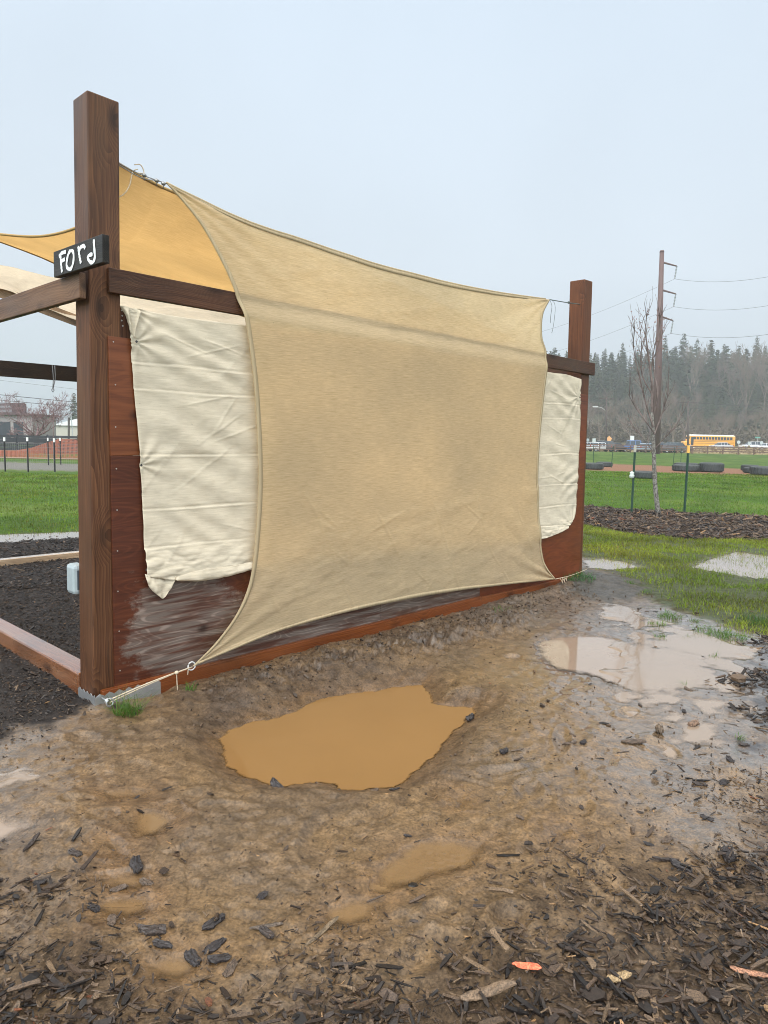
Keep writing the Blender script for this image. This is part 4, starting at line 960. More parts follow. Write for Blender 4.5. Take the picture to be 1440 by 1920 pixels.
# ------------------------------------------------------------------ wood chips
def chip_mat():
    t = NT('bark_and_wood_chips'); c = t.attr('bc'); P = t.obj(); f = t.noise(P, 260, 3, .6); 
    col = t.mix(1, c, t.ramp(f, [(.38, .5), (.62, 1.5)]), 'MULTIPLY')
    t.pbr(col, t.ramp(t.noise(P, 30, 2), [(.3, .30), (.7, .62)]), t.bump(f, .7, .002), .35, 0, .08, .2); return t.m
M_CHIP = chip_mat()
def chip_geo(x, y, z, L, Wd, T, yaw, pit_, rol, kind):
    "vectorised splinters / flakes: three cross sections of four corners each"
    n = len(x); V = np.zeros((n, 12, 3)); k = 0
    for si, s_ in enumerate((-.5, RNG.uniform(-.15, .15, n), .5)):
        wsc = np.where(kind > .5, (.55 if si != 1 else 1.0), (.75 if si != 1 else 1.0)) * RNG.uniform(.55, 1.1, n)
        bend = (0 if si == 1 else 1) * RNG.normal(0, .10, n) * Wd * 2
        for a, b in ((-1, -1), (1, -1), (1, 1), (-1, 1)):
            V[:, k, 0] = (s_ + RNG.normal(0, .035, n) * (si != 1) + a * RNG.normal(0, .03, n)) * L; V[:, k, 1] = a * Wd / 2 * wsc + bend * .4 + RNG.normal(0, .06, n) * Wd; V[:, k, 2] = b * T / 2 * RNG.uniform(.5, 1.2, n) + bend * .25; k += 1
    cy, sy, cp, sp, c_, s__ = np.cos(yaw), np.sin(yaw), np.cos(pit_), np.sin(pit_), np.cos(rol), np.sin(rol)
    X, Y, Z = V[..., 0], V[..., 1], V[..., 2]
    Y, Z = Y * c_[:, None] - Z * s__[:, None], Y * s__[:, None] + Z * c_[:, None]
    X, Z = X * cp[:, None] - Z * sp[:, None], X * sp[:, None] + Z * cp[:, None]
    X, Y = X * cy[:, None] - Y * sy[:, None], X * sy[:, None] + Y * cy[:, None]
    V = np.stack([X + x[:, None], Y + y[:, None], Z + z[:, None]], 2)
    q = [(3, 2, 1, 0), (8, 9, 10, 11)]
    for s in (0, 4):
        for a in range(4): q.append((s + a, s + (a + 1) % 4, s + 4 + (a + 1) % 4, s + 4 + a))
    Q = (np.arange(n)[:, None, None] * 12 + np.array(q)[None]).reshape(-1, 4); return V.reshape(-1, 3), Q
PAL = np.array([(.016, .013, .012), (.026, .020, .017), (.048, .034, .026), (.085, .060, .042), (.135, .098, .066), (.19, .14, .09), (.34, .22, .11), (.22, .09, .045)])
def chips(name, x, y, size, palw, flake=.4, stack=.02, tilt=.25, thin=1.0):
    n = len(x); kind = (RNG.uniform(0, 1, n) < flake).astype(float)
    L = size * np.exp(RNG.normal(0, .42, n)) * np.where(kind > .5, .62, 1.15); Wd = np.where(kind > .5, L * RNG.uniform(.45, .85, n), np.minimum(L * RNG.uniform(.10, .30, n), size * .55)); T = np.where(kind > .5, L * RNG.uniform(.12, .3, n), Wd * RNG.uniform(.35, .8, n)) * thin
    z = H(x, y) + RNG.uniform(0, 1, n) ** 1.5 * stack + T * .25
    V, Q = chip_geo(x, y, z, L, Wd, T, RNG.uniform(0, PI * 2, n), RNG.normal(0, tilt, n), RNG.normal(0, tilt, n), kind)
    ci = RNG.choice(len(PAL), n, p=np.array(palw) / sum(palw)); C = PAL[ci] * RNG.uniform(.7, 1.35, (n, 1)) * 1.0
    o = link(name, fastmesh(name, V, Q, None, {'bc': np.repeat(C * np.array([.60, .54, .49]), 12, 0)}), M_CHIP); return tag(o, kind='stuff')
def samp(n, xr, yr, dens):
    x = RNG.uniform(*xr, n); y = RNG.uniform(*yr, n); k = RNG.uniform(0, 1, n) < dens(x, y); return x[k], y[k]
def d_front(x, y):
    n = .30 * fbm(x * 1.5, y * 1.5, 601, 3) + .16 * fbm(x * 4.5, y * 4.5, 603, 3)
    d = sdfm(Z_CHIPS, x, y, 3) + n; return np.clip(ss(.10, -.22, d) * .95 * (.35 + .65 * ss(-.3, .3, fbm(x * 3, y * 3, 609, 3) + .08)) + .035 * ss(.9, 0, d), 0, 1) * off_water(x, y, -.02)
x, y = samp(19000, (-3.4, 4.2), (.35, 3.6), d_front); chips('bark_mulch', x, y, .039, (6, 7, 7, 7, 5, 2.6, .35, .25), .34, .030, .15, .6)
x, y = samp(60000, (-3.4, 4.2), (.35, 3.6), d_front); chips('bark_mulch', x, y, .027, (5, 6, 6, 6, 5, 2.8, .35, .2), .34, .022, .20, .8)
def d_fr2(x, y): return ss(.35, -.1, sdfm(Z_CHIPS, x, y, 3) + .4 * fbm(x * 2, y * 2, 605, 3)) * off_water(x, y, -.02) * .9
x, y = samp(70000, (-3.4, 4.2), (.35, 3.6), d_fr2); chips('bark_mulch', x, y, .015, (3, 4, 5, 6, 6, 4, .7, .1), .2, .012, .25)
def d_fines(x, y): return ss(.06, -.16, sdfm(Z_FINES, x, y, 1) + .16 * fbm(x * 4, y * 4, 611, 3)) * (x < -.3 + .0 * y) * (((x - A[0]) * n_[0] + (y - A[1]) * n_[1] > .02) | (x < A[0]))
x, y = samp(62000, (-5.2, -.4), (3.2, 7.4), d_fines); chips('fine_bark', x, y, .017, (6, 7, 5, 3, 1.2, .5, .12, .04), .5, .012, .35)
x, y = samp(26000, (-7.2, -1.5), (7.0, 11.2), d_fines); chips('fine_bark', x, y, .030, (6, 7, 5, 3, 1, .4, .1, .04), .5, .014, .3)
def d_bed(x, y): return ss(.06, -.1, sdfm(Z_BED, x, y, 1) + .3 * vn(x * 1.5, y * 1.5, 613))
x, y = samp(30000, (2.5, 12), (11, 19.5), d_bed); chips('bark_mulch', x, y, .075, (2, 3, 5, 6, 5, 3, .8, .5), .25, .05, .3)
def d_rm(x, y): return ss(.12, -.15, sdfm(Z_RMULCH, x, y, 1) + .3 * fbm(x * 2, y * 2, 615, 2))
x, y = samp(9000, (2.0, 5.5), (2.6, 7.2), d_rm); chips('bark_mulch', x, y, .045, (4, 6, 5, 4, 2, 1, .2, .1), .4, .03, .3)
def d_scat(x, y):
    uu = (x - A[0]) * d_[0] + (y - A[1]) * d_[1]
    return (.10 + .5 * ss(-.1, .5, fbm(x * 1.3, y * 1.3, 621, 3) + .0)) * off_water(x, y, .03) * ss(5.5, 2.4, y) * ss(-.3, .8, x * .4 + 1.1 - (y - 2.2) * .25)
x, y = samp(1500, (-2.6, 3.6), (1.7, 5.6), d_scat); chips('bark_crumbs', x, y, .014, (5, 5, 4, 3, 2, 1, .3, .1), .5, .0, .12, .7)
x, y = samp(520, (-.2, 3.8), (2.2, 6.8), lambda x, y: off_water(x, y, .03) * ss(-.3, 1.4, x - .1 * y)); chips('bark_crumbs', x, y, .028, (6, 5, 4, 3, 1, .4, .1, .1), .5, .0, .12, .7)
# straws, crumbs of mud and floating bits
x, y = samp(5200, (-2.8, 3.8), (1.5, 6.5), lambda x, y: off_water(x, y, .01) * ss(6.5, 2, y)); o = chips('straw_bits', x, y, .013, (0, 0, 1, 1, 2, 3, 2.2, .2), 0, .0, .1, .6)
def d_clod(x, y):
    uu = (x - A[0]) * d_[0] + (y - A[1]) * d_[1]; vv = (x - A[0]) * n_[0] + (y - A[1]) * n_[1]; return np.clip(np.exp(-((vv + .35) / .28) ** 2) * ss(.3, 1, uu) * (1 - ss(4.6, 5.6, uu)) + .03, 0, 1) * (vv < -.05) * off_water(x, y, .02)
PK = PAL.copy(); PAL[:] = np.array([(.10, .068, .042), (.13, .088, .055), (.085, .06, .04), (.07, .05, .035), (.15, .10, .06), (.11, .08, .055), (.05, .037, .027), (.16, .12, .085)])
x, y = samp(16000, (-2.2, 3.2), (3.2, 8.5), d_clod); chips('mud_clods', x, y, .021, (1, 1, 1, 1, 1, 1, 1, 1), 1.0, .004, .5, 2.2)
x, y = samp(5000, (-2.8, 3.6), (1.6, 4.6), lambda x, y: off_water(x, y, .02) * (fbm(x * 2.5, y * 2.5, 631, 3) > .05)); chips('mud_clods', x, y, .012, (1, 1, 1, 1, 1, 1, 1, 1), 1.0, .0, .5, 1.8)
PAL[:] = PK
# separate, larger pieces one can point at
def lump(name, px, py, L, Wd, T, yaw, col, label, cat, group=None, tilt=.1, flake=1, rise_=.3):
    c = G(px, py, -.02); c[2] = H1(c[0], c[1]) + T * rise_
    r = np.random.default_rng(int(px * 7 + py)); nx, ny = (9, 7) if flake else (11, 4); V = []
    cut = r.uniform(0, 1.6, 4); T = T * .55
    for lay in (1, -1):
        for j in range(ny):
            for i in range(nx):
                u = i / (nx - 1) * 2 - 1; w = j / (ny - 1) * 2 - 1
                e = (1 - .22 * abs(w) ** 3 * (.5 + cut[0])) ; yy = w * (1 - .30 * max(u, 0) ** 2 * cut[1] - .35 * max(-u, 0) ** 2 * cut[2]) + .25 * u * (cut[3] - .5); ed = max(abs(u), abs(w)); tz = (1 - .45 * ed ** 4) * (1 + r.normal(0, .22)) + (.35 * math.sin(w * 9 + u * 1.5) if flake else .3 * math.sin(w * 7))
                V.append([(u * e + r.normal(0, (.05 if abs(u) < .9 else .09) * (1 if flake else .4))) * L / 2, (yy + r.normal(0, .05 if flake else .03)) * Wd / 2 + .12 * Wd * math.sin(u * 2.2), lay * T / 2 * max(tz, .15) + .25 * T * u * u])
    V = np.array(V); n_l = nx * ny; Q = []
    for j in range(ny - 1):
        for i in range(nx - 1):
            k = j * nx + i; Q.append((k, k + 1, k + nx + 1, k + nx)); Q.append((n_l + k, n_l + k + nx, n_l + k + nx + 1, n_l + k + 1))
    ring = [i for i in range(nx)] + [j * nx + nx - 1 for j in range(1, ny)] + [(ny - 1) * nx + i for i in range(nx - 2, -1, -1)] + [j * nx for j in range(ny - 2, 0, -1)]
    for k in range(len(ring)): p_, q_ = ring[k], ring[(k + 1) % len(ring)]; Q.append((p_, p_ + n_l, q_ + n_l, q_))
    ct, st_ = math.cos(tilt), math.sin(tilt); cy_, sy_ = math.cos(yaw), math.sin(yaw); X = V[:, 0] * ct - V[:, 2] * st_; Z = V[:, 0] * st_ + V[:, 2] * ct; V = np.stack([X * cy_ - V[:, 1] * sy_, X * sy_ + V[:, 1] * cy_, Z], 1)
    cc = np.array(col)[None] * (1 + r.normal(0, .22, (len(V), 1))); me = fastmesh(name, V, Q, None, {'bc': np.clip(cc, .008, 1)}); o = link(name, me, M_CHIP); o.location = tuple(c)
    return tag(o, label, cat, group)
BK = (.022, .018, .018); BR = (.075, .052, .036); TN = (.28, .20, .11)
lump('bark_piece', 518, 1470, .085, .045, .03, 2.2, BK, 'black bark lump standing at the near lip of the big brown puddle', 'bark', tilt=.5)
lump('bark_piece', 882, 1336, .06, .045, .04, .4, BK, 'round black lump at the right tip of the big brown puddle', 'bark', tilt=.3)
lump('bark_piece', 702, 1475, .045, .03, .014, .2, BR, 'flat brown flake on the near edge of the big brown puddle', 'bark')
lump('bark_piece', 740, 1476, .05, .015, .012, .1, BK, 'thin black sliver on the near edge of the big brown puddle', 'bark')
lump('wood_offcut', 1236, 1381, .055, .05, .05, .7, (.11, .08, .055), 'small squared brown offcut upright on the silvery mud', 'wood', rise_=.4)
lump('wood_offcut', 1299, 1367, .07, .045, .035, .2, (.16, .10, .065), 'squared brown offcut lying in a small wet hollow', 'wood', rise_=.4)
lump('bark_piece', 1188, 1402, .12, .05, .02, -.3, BR, 'broad flat bark flake on the silvery mud', 'bark')
lump('bark_piece', 1067, 1402, .08, .025, .02, .1, BR, 'long brown chip pressed into the tan mud', 'bark')
lump('bark_piece', 1093, 1402, .045, .03, .025, .3, BK, 'short black chip beside the long brown chip', 'bark')
lump('bark_piece', 945, 1420, .05, .03, .03, .3, BK, 'dark lump trailing a twig on the tan mud', 'bark')
lump('bark_piece', 970, 1417, .07, .012, .012, .2, BR, 'thin twig next to the dark lump on the tan mud', 'twig', flake=0)
lump('wood_splinter', 604, 1758, .16, .016, .014, .85, (.12, .085, .05), 'long tan splinter slanting across the mud below the puddles', 'splinter', flake=0)
lump('wood_splinter', 500, 1748, .11, .02, .014, .05, (.08, .06, .045), 'straight dark splinter lying level on the mud', 'splinter', flake=0)
lump('painted_chip', 986, 1849, .085, .026, .010, -.35, (.75, .16, .08), 'coral red painted chip among the bark mulch', 'chip', flake=0, rise_=1.6)
lump('wood_splinter', 1158, 1868, .075, .030, .018, -.05, (.30, .21, .11), 'pale yellow broken wood chunk among the dark bark', 'splinter', flake=0, rise_=1.2)
lump('wood_splinter', 915, 1892, .17, .035, .022, .15, (.14, .095, .06), 'largest brown splinter at the bottom of the mulch', 'splinter', flake=0, rise_=1.0)
lump('wood_splinter', 1405, 1852, .11, .022, .014, -.5, (.30, .15, .09), 'pinkish orange splinter on the dark mulch', 'splinter', flake=0, rise_=1.3)
for i, (px, py, L, k) in enumerate([(222,1675,.06,1),(256,1636,.09,1),(142,1618,.06,1),(75,1667,.05,1),(175,1712,.06,1),(210,1738,.06,1),(276,1665,.06,1),(285,1757,.09,1),(400,1745,.08,1),(403,1785,.07,1),(362,1805,.08,1),(410,1810,.07,1),(432,1829,.06,1),(305,1782,.06,1),(500,1765,.06,1),(490,1690,.06,1),(764,1570,.035,1),(763,1643,.05,1),(257,1501,.03,1),(60,1597,.1,0),(1090,1515,.04,1),(1250,1583,.06,1),(1275,1640,.08,1),(1216,1592,.05,1),(1247,1625,.1,0),(1365,1610,.10,1),(1355,1475,.07,1),(1325,1545,.06,1),(1312,1478,.07,1),(1368,1436,.06,1),(1395,1404,.06,1),(1282,1343,.05,1),(1260,1342,.05,0),(1200,1330,.04,1),(1175,1690,.09,0),(1125,1605,.09,0),(1290,1300,.06,1),(1380,1285,.05,1),(975,1540,.04,1),(1008,1300,.0,1)]):
    if L: lump('bark_chip', px, py, L * random.uniform(.85, 1.15), L * (.5 if k else .18), L * .22, random.uniform(0, PI), random.choice([BK, BK, (.035, .026, .022), BR]), 'dark loose bark chip lying on open wet mud', 'bark', 'bark chips scattered over the open mud', flake=k)

# ------------------------------------------------------------------ trees
def branchy(mb, p, d, L, r, depth, n=3, spread=.5, up=.25, sides=5, shrink=.68, kids_=(2, 3), seg=3, rmin=.004):
    pts = [p]; q = p.copy(); dd = d.copy()
    for i in range(seg):
        dd = dd + np.array([random.gauss(0, .09), random.gauss(0, .09), random.gauss(0, .05) + up * .12]); dd /= np.linalg.norm(dd); q = q + dd * L / seg; pts.append(q.copy())
    r1 = max(r * .62, rmin * .7); mb.tube(pts, [r + (r1 - r) * i / seg for i in range(seg + 1)], sides if r > .02 else 3, cap=False)
    if depth <= 0: return [q]
    out = []
    for k in range(random.randint(*kids_)):
        t = random.uniform(.45, 1.0) if k else 1.0; i = min(int(t * seg), seg - 1); base = pts[i] + (pts[i + 1] - pts[i]) * (t * seg - i) if t < 1 else q
        a = random.uniform(0, 2 * PI); side = np.cross(dd, [math.cos(a), math.sin(a), .3]); side /= np.linalg.norm(side) + 1e-9
        nd = dd + side * spread * random.uniform(.6, 1.3) + np.array([0, 0, up]); nd /= np.linalg.norm(nd)
        out += branchy(mb, base, nd, L * shrink * random.uniform(.8, 1.15), max(r1 * random.uniform(.6, .9), rmin), depth - 1, n, spread, up, sides, shrink, kids_, seg, rmin)
    return out
def bark_mat(name, a, b, scale=8):
    t = NT(name); v = t.obj(); f = t.noise(t.mapv(v, (1, 1, .6)), scale, 4, .65); t.pbr(t.ramp(f, [(.42, a), (.58, b)]), .8, t.bump(f, .4, .01)); return t.m
M_TW = bark_mat('reddish_twigs', (.09, .068, .058), (.17, .13, .115)); M_BIRCH = bark_mat('mottled_pale_bark', (.07, .06, .05), (.24, .23, .20), 34)
M_BARE = bark_mat('grey_brown_branches', (.09, .07, .055), (.17, .135, .105)); M_TRUNKC = bark_mat('conifer_bark', (.04, .03, .025), (.09, .07, .055))
# young tree by the mulch bed
Tb = G(1235, 966); Tb[2] = H1(Tb[0], Tb[1]) - .02
YT = thing('young_tree', 'slender young tree with mottled pale trunk and bare upright twigs in the mulch bed', 'tree', Tb)
def tz(px, py): q = Pd(px, py, Tb[1]); return q
path = [Tb, tz(1232, 945), tz(1228, 905), tz(1226, 850), tz(1224, 800), tz(1222, 770)]
m = MB(); m.tube(catmull(path, 14), list(np.linspace(.058, .034, 14)), 9); m.build('trunk', M_BIRCH, YT, smooth=True)
m = MB()
def limb(pts, r0_, r1_, tw=6, dep=1):
    c = catmull([tz(*p) + np.array([0, random.uniform(-.1, .1), 0]) for p in pts], 12); m.tube(c, list(np.linspace(r0_, r1_, 12)), 5)
    for k in range(tw):
        i = random.randint(2, 10); dd = c[i + 1] - c[i]; dd /= np.linalg.norm(dd); a = np.array([random.uniform(-1, 1), random.uniform(-1, 1), .2]); branchy(m, c[i], (dd + a * .45) / np.linalg.norm(dd + a * .45), random.uniform(.18, .42), .008, dep, spread=.4, up=.2, rmin=.004, kids_=(1, 2))
limb([(1222,772),(1221,720),(1216,660),(1213,620),(1212,578)], .040, .005, 22)
limb([(1223,800),(1210,750),(1196,700),(1190,650),(1188,600)], .022, .004, 18)
limb([(1223,790),(1230,740),(1228,680),(1236,640),(1242,600)], .024, .004, 16)
limb([(1224,812),(1208,790),(1195,765),(1178,735)], .016, .004, 12); limb([(1225,815),(1242,780),(1252,740),(1256,700)], .016, .004, 12)
limb([(1222,740),(1206,700),(1200,640),(1200,596)], .018, .004, 14); limb([(1222,700),(1230,650),(1238,610),(1237,588)], .016, .004, 12); limb([(1226,850),(1200,815),(1185,800)], .010, .003, 8); limb([(1226,840),(1262,800),(1285,765)], .010, .003, 9)
m.build('branches', M_TW, YT)
lf = MB()
for k in range(150):
    px = random.choice([1190, 1200, 1212, 1236, 1241]) + random.gauss(0, 5); py = random.uniform(580, 690); c = tz(px, py) + np.array([0, random.uniform(-.2, .2), 0]); s_ = .022
    a = np.array([random.gauss(0, 1) for _ in range(3)]); a /= np.linalg.norm(a); b_ = np.cross(a, [random.gauss(0, 1) for _ in range(3)]); b_ /= np.linalg.norm(b_); lf.add([c, c + a * s_ + b_ * s_ * .5, c + a * s_ * 2, c + a * s_ - b_ * s_ * .5], [(0, 1, 2, 3)])
lf.build('withered_leaves', plain('withered_leaf', (.20, .09, .06), .7), YT, fixn=False)

# conifers and bare trees on the far slope
def needle_mat(name, a, b):
    t = NT(name); v = t.obj(); f = t.noise(v, .9, 3, .6); t.pbr(t.ramp(f, [(.35, a), (.65, b)]), .8, None, .2); return t.m
M_ND = [needle_mat('dark_needles', (.018, .034, .024), (.05, .075, .042)), needle_mat('olive_needles', (.03, .045, .025), (.075, .095, .05))]
def conifer_mesh(h, rb, seed, droop=.35, dens=1.0):
    r = np.random.default_rng(seed); V = []; Q = []; T = []; nlev = int(46 * dens); n = 0
    for i in range(nlev):
        t = (i + r.uniform(-.3, .3)) / nlev; z = h * (.12 + .88 * t); R = rb * (1 - t) ** .75 * r.uniform(.65, 1.2) + .2
        nb = int(5 + 6 * (1 - t))
        for k in range(nb):
            a = r.uniform(0, 2 * PI); L = R * r.uniform(.55, 1.15); c, s = math.cos(a), math.sin(a); dz = -droop * L * r.uniform(.5, 1.3); m_ = 5
            for j in range(m_):
                f = (j + .6) / m_; bx = c * L * f; by = s * L * f; bz = z + dz * f * f + .15 * L * f * (1 - f)
                for side in (-1, 1):
                    sl = L * .34 * (1.15 - f) * r.uniform(.6, 1.3) + .15; ang = a + side * r.uniform(.5, 1.2); w = .16 + .05 * L
                    p0 = (bx, by, bz); p1 = (bx + math.cos(ang) * sl, by + math.sin(ang) * sl, bz - r.uniform(.1, .5) * sl); 
                    p2 = (p1[0] * .98 + c * w, p1[1] * .98 + s * w, p1[2] - r.uniform(0, .35)); p3 = (bx + c * w * 2, by + s * w * 2, bz - .1 - r.uniform(0, .3))
                    V += [p0, p1, p2, p3]; Q.append((n, n + 1, n + 2, n + 3)); n += 4
    return fastmesh('crown', np.array(V), np.array(Q))
CM = []
for k in range(5):
    hh = [24, 27, 22, 29, 19][k]; me = conifer_mesh(hh, [5.2, 4.8, 5.8, 5.6, 4.0][k], 50 + k, [.35, .5, .3, .45, .3][k]); me.materials.append(M_ND[k % 2])
    mb = MB(); mb.tube([np.zeros(3), np.array([0, 0, hh * .98])], [.38, .04], 7); CM.append((hh, me, mb, None))
protos = []
for hh, me, mb, _ in CM:
    r_ = thing('conifer_tree', 'dark conifer on the misty far slope', 'tree', (0, 0, 0), 'conifers on the far slope'); link('crown', me, None, r_); mb.build('trunk', M_TRUNKC, r_); protos.append(r_)
def place(pi, x, y, s, first, label):
    r_ = protos[pi] if not first[pi] else copy_tree(protos[pi]); first[pi] = True
    r_.location = (x, y, H1(x, y) - .3); r_.scale = (s * random.uniform(.9, 1.1), s * random.uniform(.9, 1.1), s); r_.rotation_euler[2] = random.uniform(0, 6.28); r_['label'] = label; return r_
first = {i: False for i in range(5)}
LBF = 'dark conifer in the misty wood across the road'
# skyline picked out tree by tree: pixel of tip
tips = [(1108,660),(1122,668),(1132,656),(1150,672),(1168,640),(1182,664),(1196,652),(1214,660),(1248,627),(1262,650),(1283,622),(1296,646),(1308,632),(1322,650),(1334,634),(1346,652),(1358,642),(1372,655),(1386,645),(1400,650),(1420,628),(1436,645),(1452,636),(1475,650),(1500,640),(1530,655),(1075,668),(1050,676),(1025,680)]
for i, (px, py) in enumerate(tips):
    Y = random.uniform(292, 318); q = Pd(px, py, Y); z0 = H1(q[0], q[1]); pi = [3, 1, 0, 2][i % 4]; hh = CM[pi][0]; s_ = (q[2] - z0) / hh; place(pi, q[0], q[1], s_, first, LBF)
for row, (Y, py0, py1, step) in enumerate([(300, 645, 675, 9), (284, 655, 700, 11), (262, 690, 745, 13), (244, 735, 780, 15), (228, 765, 800, 20)]):
    px = 1000 + row * 7
    while px < 1640:
        q = Pd(px + random.uniform(-6, 6), random.uniform(py0, py1), Y + random.uniform(-8, 8)); z0 = H1(q[0], q[1]); pi = random.randint(0, 4); s_ = max(.35, (q[2] - z0) / CM[pi][0])
        if not (row >= 3 and random.random() < .3): place(pi, q[0], q[1], s_, first, LBF)
        px += step * random.uniform(.7, 1.3)
def bare_proto(h, seed, mat, label, group, name='bare_tree', spread=.55, depth=5, up=.2, trunk=.28):
    random.seed(seed); r_ = thing(name, label, 'tree', (0, 0, 0), group); m = MB(); m.tube([np.zeros(3), np.array([.05, 0, h * trunk])], [.05 * h / 2.6, .035 * h / 2.6], 7, cap=False); m.build('trunk', mat, r_)
    m = MB()
    for k in range(4):
        a = k * 1.6 + random.random(); d = np.array([math.cos(a) * spread, math.sin(a) * spread, 1.0]); branchy(m, np.array([0.05, 0, h * trunk * random.uniform(.7, 1)]), d / np.linalg.norm(d), h * .27, .028 * h / 2.6, depth, spread=spread, up=up, rmin=.022, shrink=.74, seg=2, kids_=(2, 3), sides=4)
    m.build('branches', mat, r_); return r_
bp = [bare_proto(13, 3, M_BARE, 'x', 'bare trees behind the parked cars'), bare_proto(15, 9, M_TW, 'x', 'bare trees behind the parked cars'), bare_proto(11, 5, M_BARE, 'x', 'bare trees behind the parked cars')]
fb = [False] * 3; k = 0; px = 1040
while px < 1560:
    Y = random.uniform(186, 215); q = Pd(px, 840, Y); i = k % 3; o = bp[i] if not fb[i] else copy_tree(bp[i]); fb[i] = True; k += 1
    s_ = random.uniform(.75, 1.15) * (1.0 if px < 1300 else .75); o.location = (q[0], q[1], H1(q[0], q[1]) - .2); o.scale = (s_,) * 3; o.rotation_euler[2] = random.uniform(0, 6); o['label'] = 'leafless brown tree behind the parked cars, before the wood'
    px += random.uniform(12, 24)
# tall leafless broadleaves standing among the conifers on the skyline
for k in range(12):
    px = random.uniform(1090, 1600); Y = random.uniform(240, 300); i = k % 3; o = copy_tree(bp[i]); q = Pd(px, random.uniform(640, 690), Y); z0 = H1(q[0], q[1]); s_ = (q[2] - z0) / [13.5, 15.5, 11.5][i]
    o.location = (q[0], q[1], z0 - .2); o.scale = (s_ * .8, s_ * .8, s_); o.rotation_euler[2] = random.uniform(0, 6); o['label'] = 'tall leafless pale tree standing among the conifers of the misty wood'; o['group'] = 'leafless trees among the far conifers'
# undergrowth along the foot of the wood
def brush(n, x0, x1, y0, y1, hmax, name, mat, size=.5):
    x = RNG.uniform(x0, x1, n); y = RNG.uniform(y0, y1, n); z = H(x, y) + hmax * RNG.uniform(0, 1, n) ** 1.3 * (.6 + .4 * fbm(x * .15, y * .15, 700, 2)); d1 = RNG.normal(0, size, (n, 3)); d2 = RNG.normal(0, size, (n, 3)); c = np.stack([x, y, z], 1)
    V = np.stack([c, c + d1 * .5, c + d1 * .5 + d2 * .5, c + d2 * .5], 1).reshape(-1, 3); o = link(name, fastmesh(name, V, np.arange(n)[:, None] * 4 + np.array([[0, 1, 2, 3]])), mat); return tag(o, kind='stuff')
brush(26000, 20, 175, 205, 232, 5.5, 'undergrowth', needle_mat('brown_undergrowth', (.06, .05, .035), (.12, .10, .065)), .7)
brush(9000, 25, 130, 118, 150, .8, 'dry_grass_verge', needle_mat('dry_grass', (.20, .15, .09), (.34, .27, .16)), .35)

# ------------------------------------------------------------------ distance: fence, tyres, posts, vehicles
random.seed(31)
def gz(px, Y): q = Pd(px, 840, Y); return np.array([q[0], q[1], H1(q[0], q[1])])
RF = thing('rail_fence', 'long brown wooden rail fence along the road beyond the field', 'fence', gz(1250, 111))
MF = plain('brown_fence_rail', (.13, .075, .055), .8)
x0, x1 = gz(980, 111)[0], gz(1640, 111)[0]; zf = H1(40, 111); k = 0; xx = x0
while xx < x1: m = MB(); m.beam([xx, 111, zf - .1], [xx, 111, zf + 1.25], (1, 0, 0), (0, 1, 0), .14, .14); m.build('fence_post', MF, RF); xx += 2.4
for hz in (.45, .80, 1.13): m = MB(); m.beam([x0, 110.9, zf + hz], [x1, 110.9, zf + hz], (0, 1, 0), (0, 0, 1), .05, .16); m.build('rail', MF, RF)
MT_ = NT('tyre_rubber'); MT_.pbr(MT_.mix(MT_.noise(MT_.obj(), 5, 4), (.022, .026, .026), (.05, .058, .056)), .55, None, .5); M_TY = MT_.m
def tyre(px, pyb, R, wd, label, standing=False):
    c = G(px, pyb); c[2] = H1(c[0], c[1]); prof = [(R * .62, 0.04 * wd), (R * .8, 0), (R * .96, .08 * wd), (R, .22 * wd), (R, .78 * wd), (R * .96, .92 * wd), (R * .8, wd), (R * .62, .96 * wd), (R * .58, .5 * wd)]
    m = MB(); m.lathe(c, (0, 0, 1), prof, 28, closed=True)
    for k in range(24):
        a = 2 * PI * k / 24; dr = np.array([math.cos(a), math.sin(a), 0]); tg = np.array([-math.sin(a), math.cos(a), 0]); p = c + dr * R * 1.0; m.beam(p + up_ * wd * .15 - tg * .05, p + up_ * wd * .85 + tg * .05, tg, dr, .06, .05)
    return solo(m, 'tractor_tyre', M_TY, label, 'tyre', c, 'big tyres laid along the bark path')
tyre(1112, 880, .62, .42, 'black tyre right behind the reddish post'); tyre(1133, 875, .55, .35, 'far black tyre just beyond the one behind the reddish post')
tyre(1206, 897, .60, .36, 'lone tyre on the grass left of the young tree'); tyre(1287, 883.5, .85, .42, 'low wide tyre, nearest the pole with the yellow tip', ); tyre(1286, 878, .8, .4, 'tyre half hidden behind the low wide tyre')
tyre(1333, 885, .72, .60, 'tallest tyre, alone between two groups on the path'); tyre(1406, 883, .55, .42, 'farthest tyre of the right hand heap'); tyre(1410, 887, .5, .35, 'small tyre between two others in the right hand heap'); tyre(1434, 891, .8, .52, 'biggest and nearest tyre at the edge of view'); tyre(1313, 881, .4, .3, 'small tyre touching the tallest tyre')
MG = plain('green_painted_steel', (.015, .05, .03), .5); MWC = plain('white_cap', (.75, .75, .72), .5); MYC = plain('yellow_orange_tape', (.75, .42, .10), .5); MBK = plain('black_painted_steel', (.015, .015, .017), .5)
def tpost(base, h, label, mat, capm, caph, group, r=.022, tilt=(0, 0)):
    t_ = thing('fence_stake', label, 'stake', base, group); top_ = base + np.array([tilt[0], tilt[1], h]); m = MB(); ax = (top_ - base) / h
    m.beam(base - ax * .1, top_ - ax * caph, (1, 0, 0), (0, 1, 0), r * 2, r * .6); m.beam(base - ax * .1, top_ - ax * caph, (1, 0, 0), (0, 1, 0), r * .6, r * 2); m.build('shaft', mat, t_)
    m = MB(); m.beam(top_ - ax * caph, top_, (1, 0, 0), (0, 1, 0), r * 2.1, r * 2.1); m.build('cap', capm, t_, .004); return t_
b1 = G(1184, 962); b2 = G(1283, 963)
for q in (b1, b2): q[2] = H1(q[0], q[1])
GR = 'green steel stakes round the mulch bed'
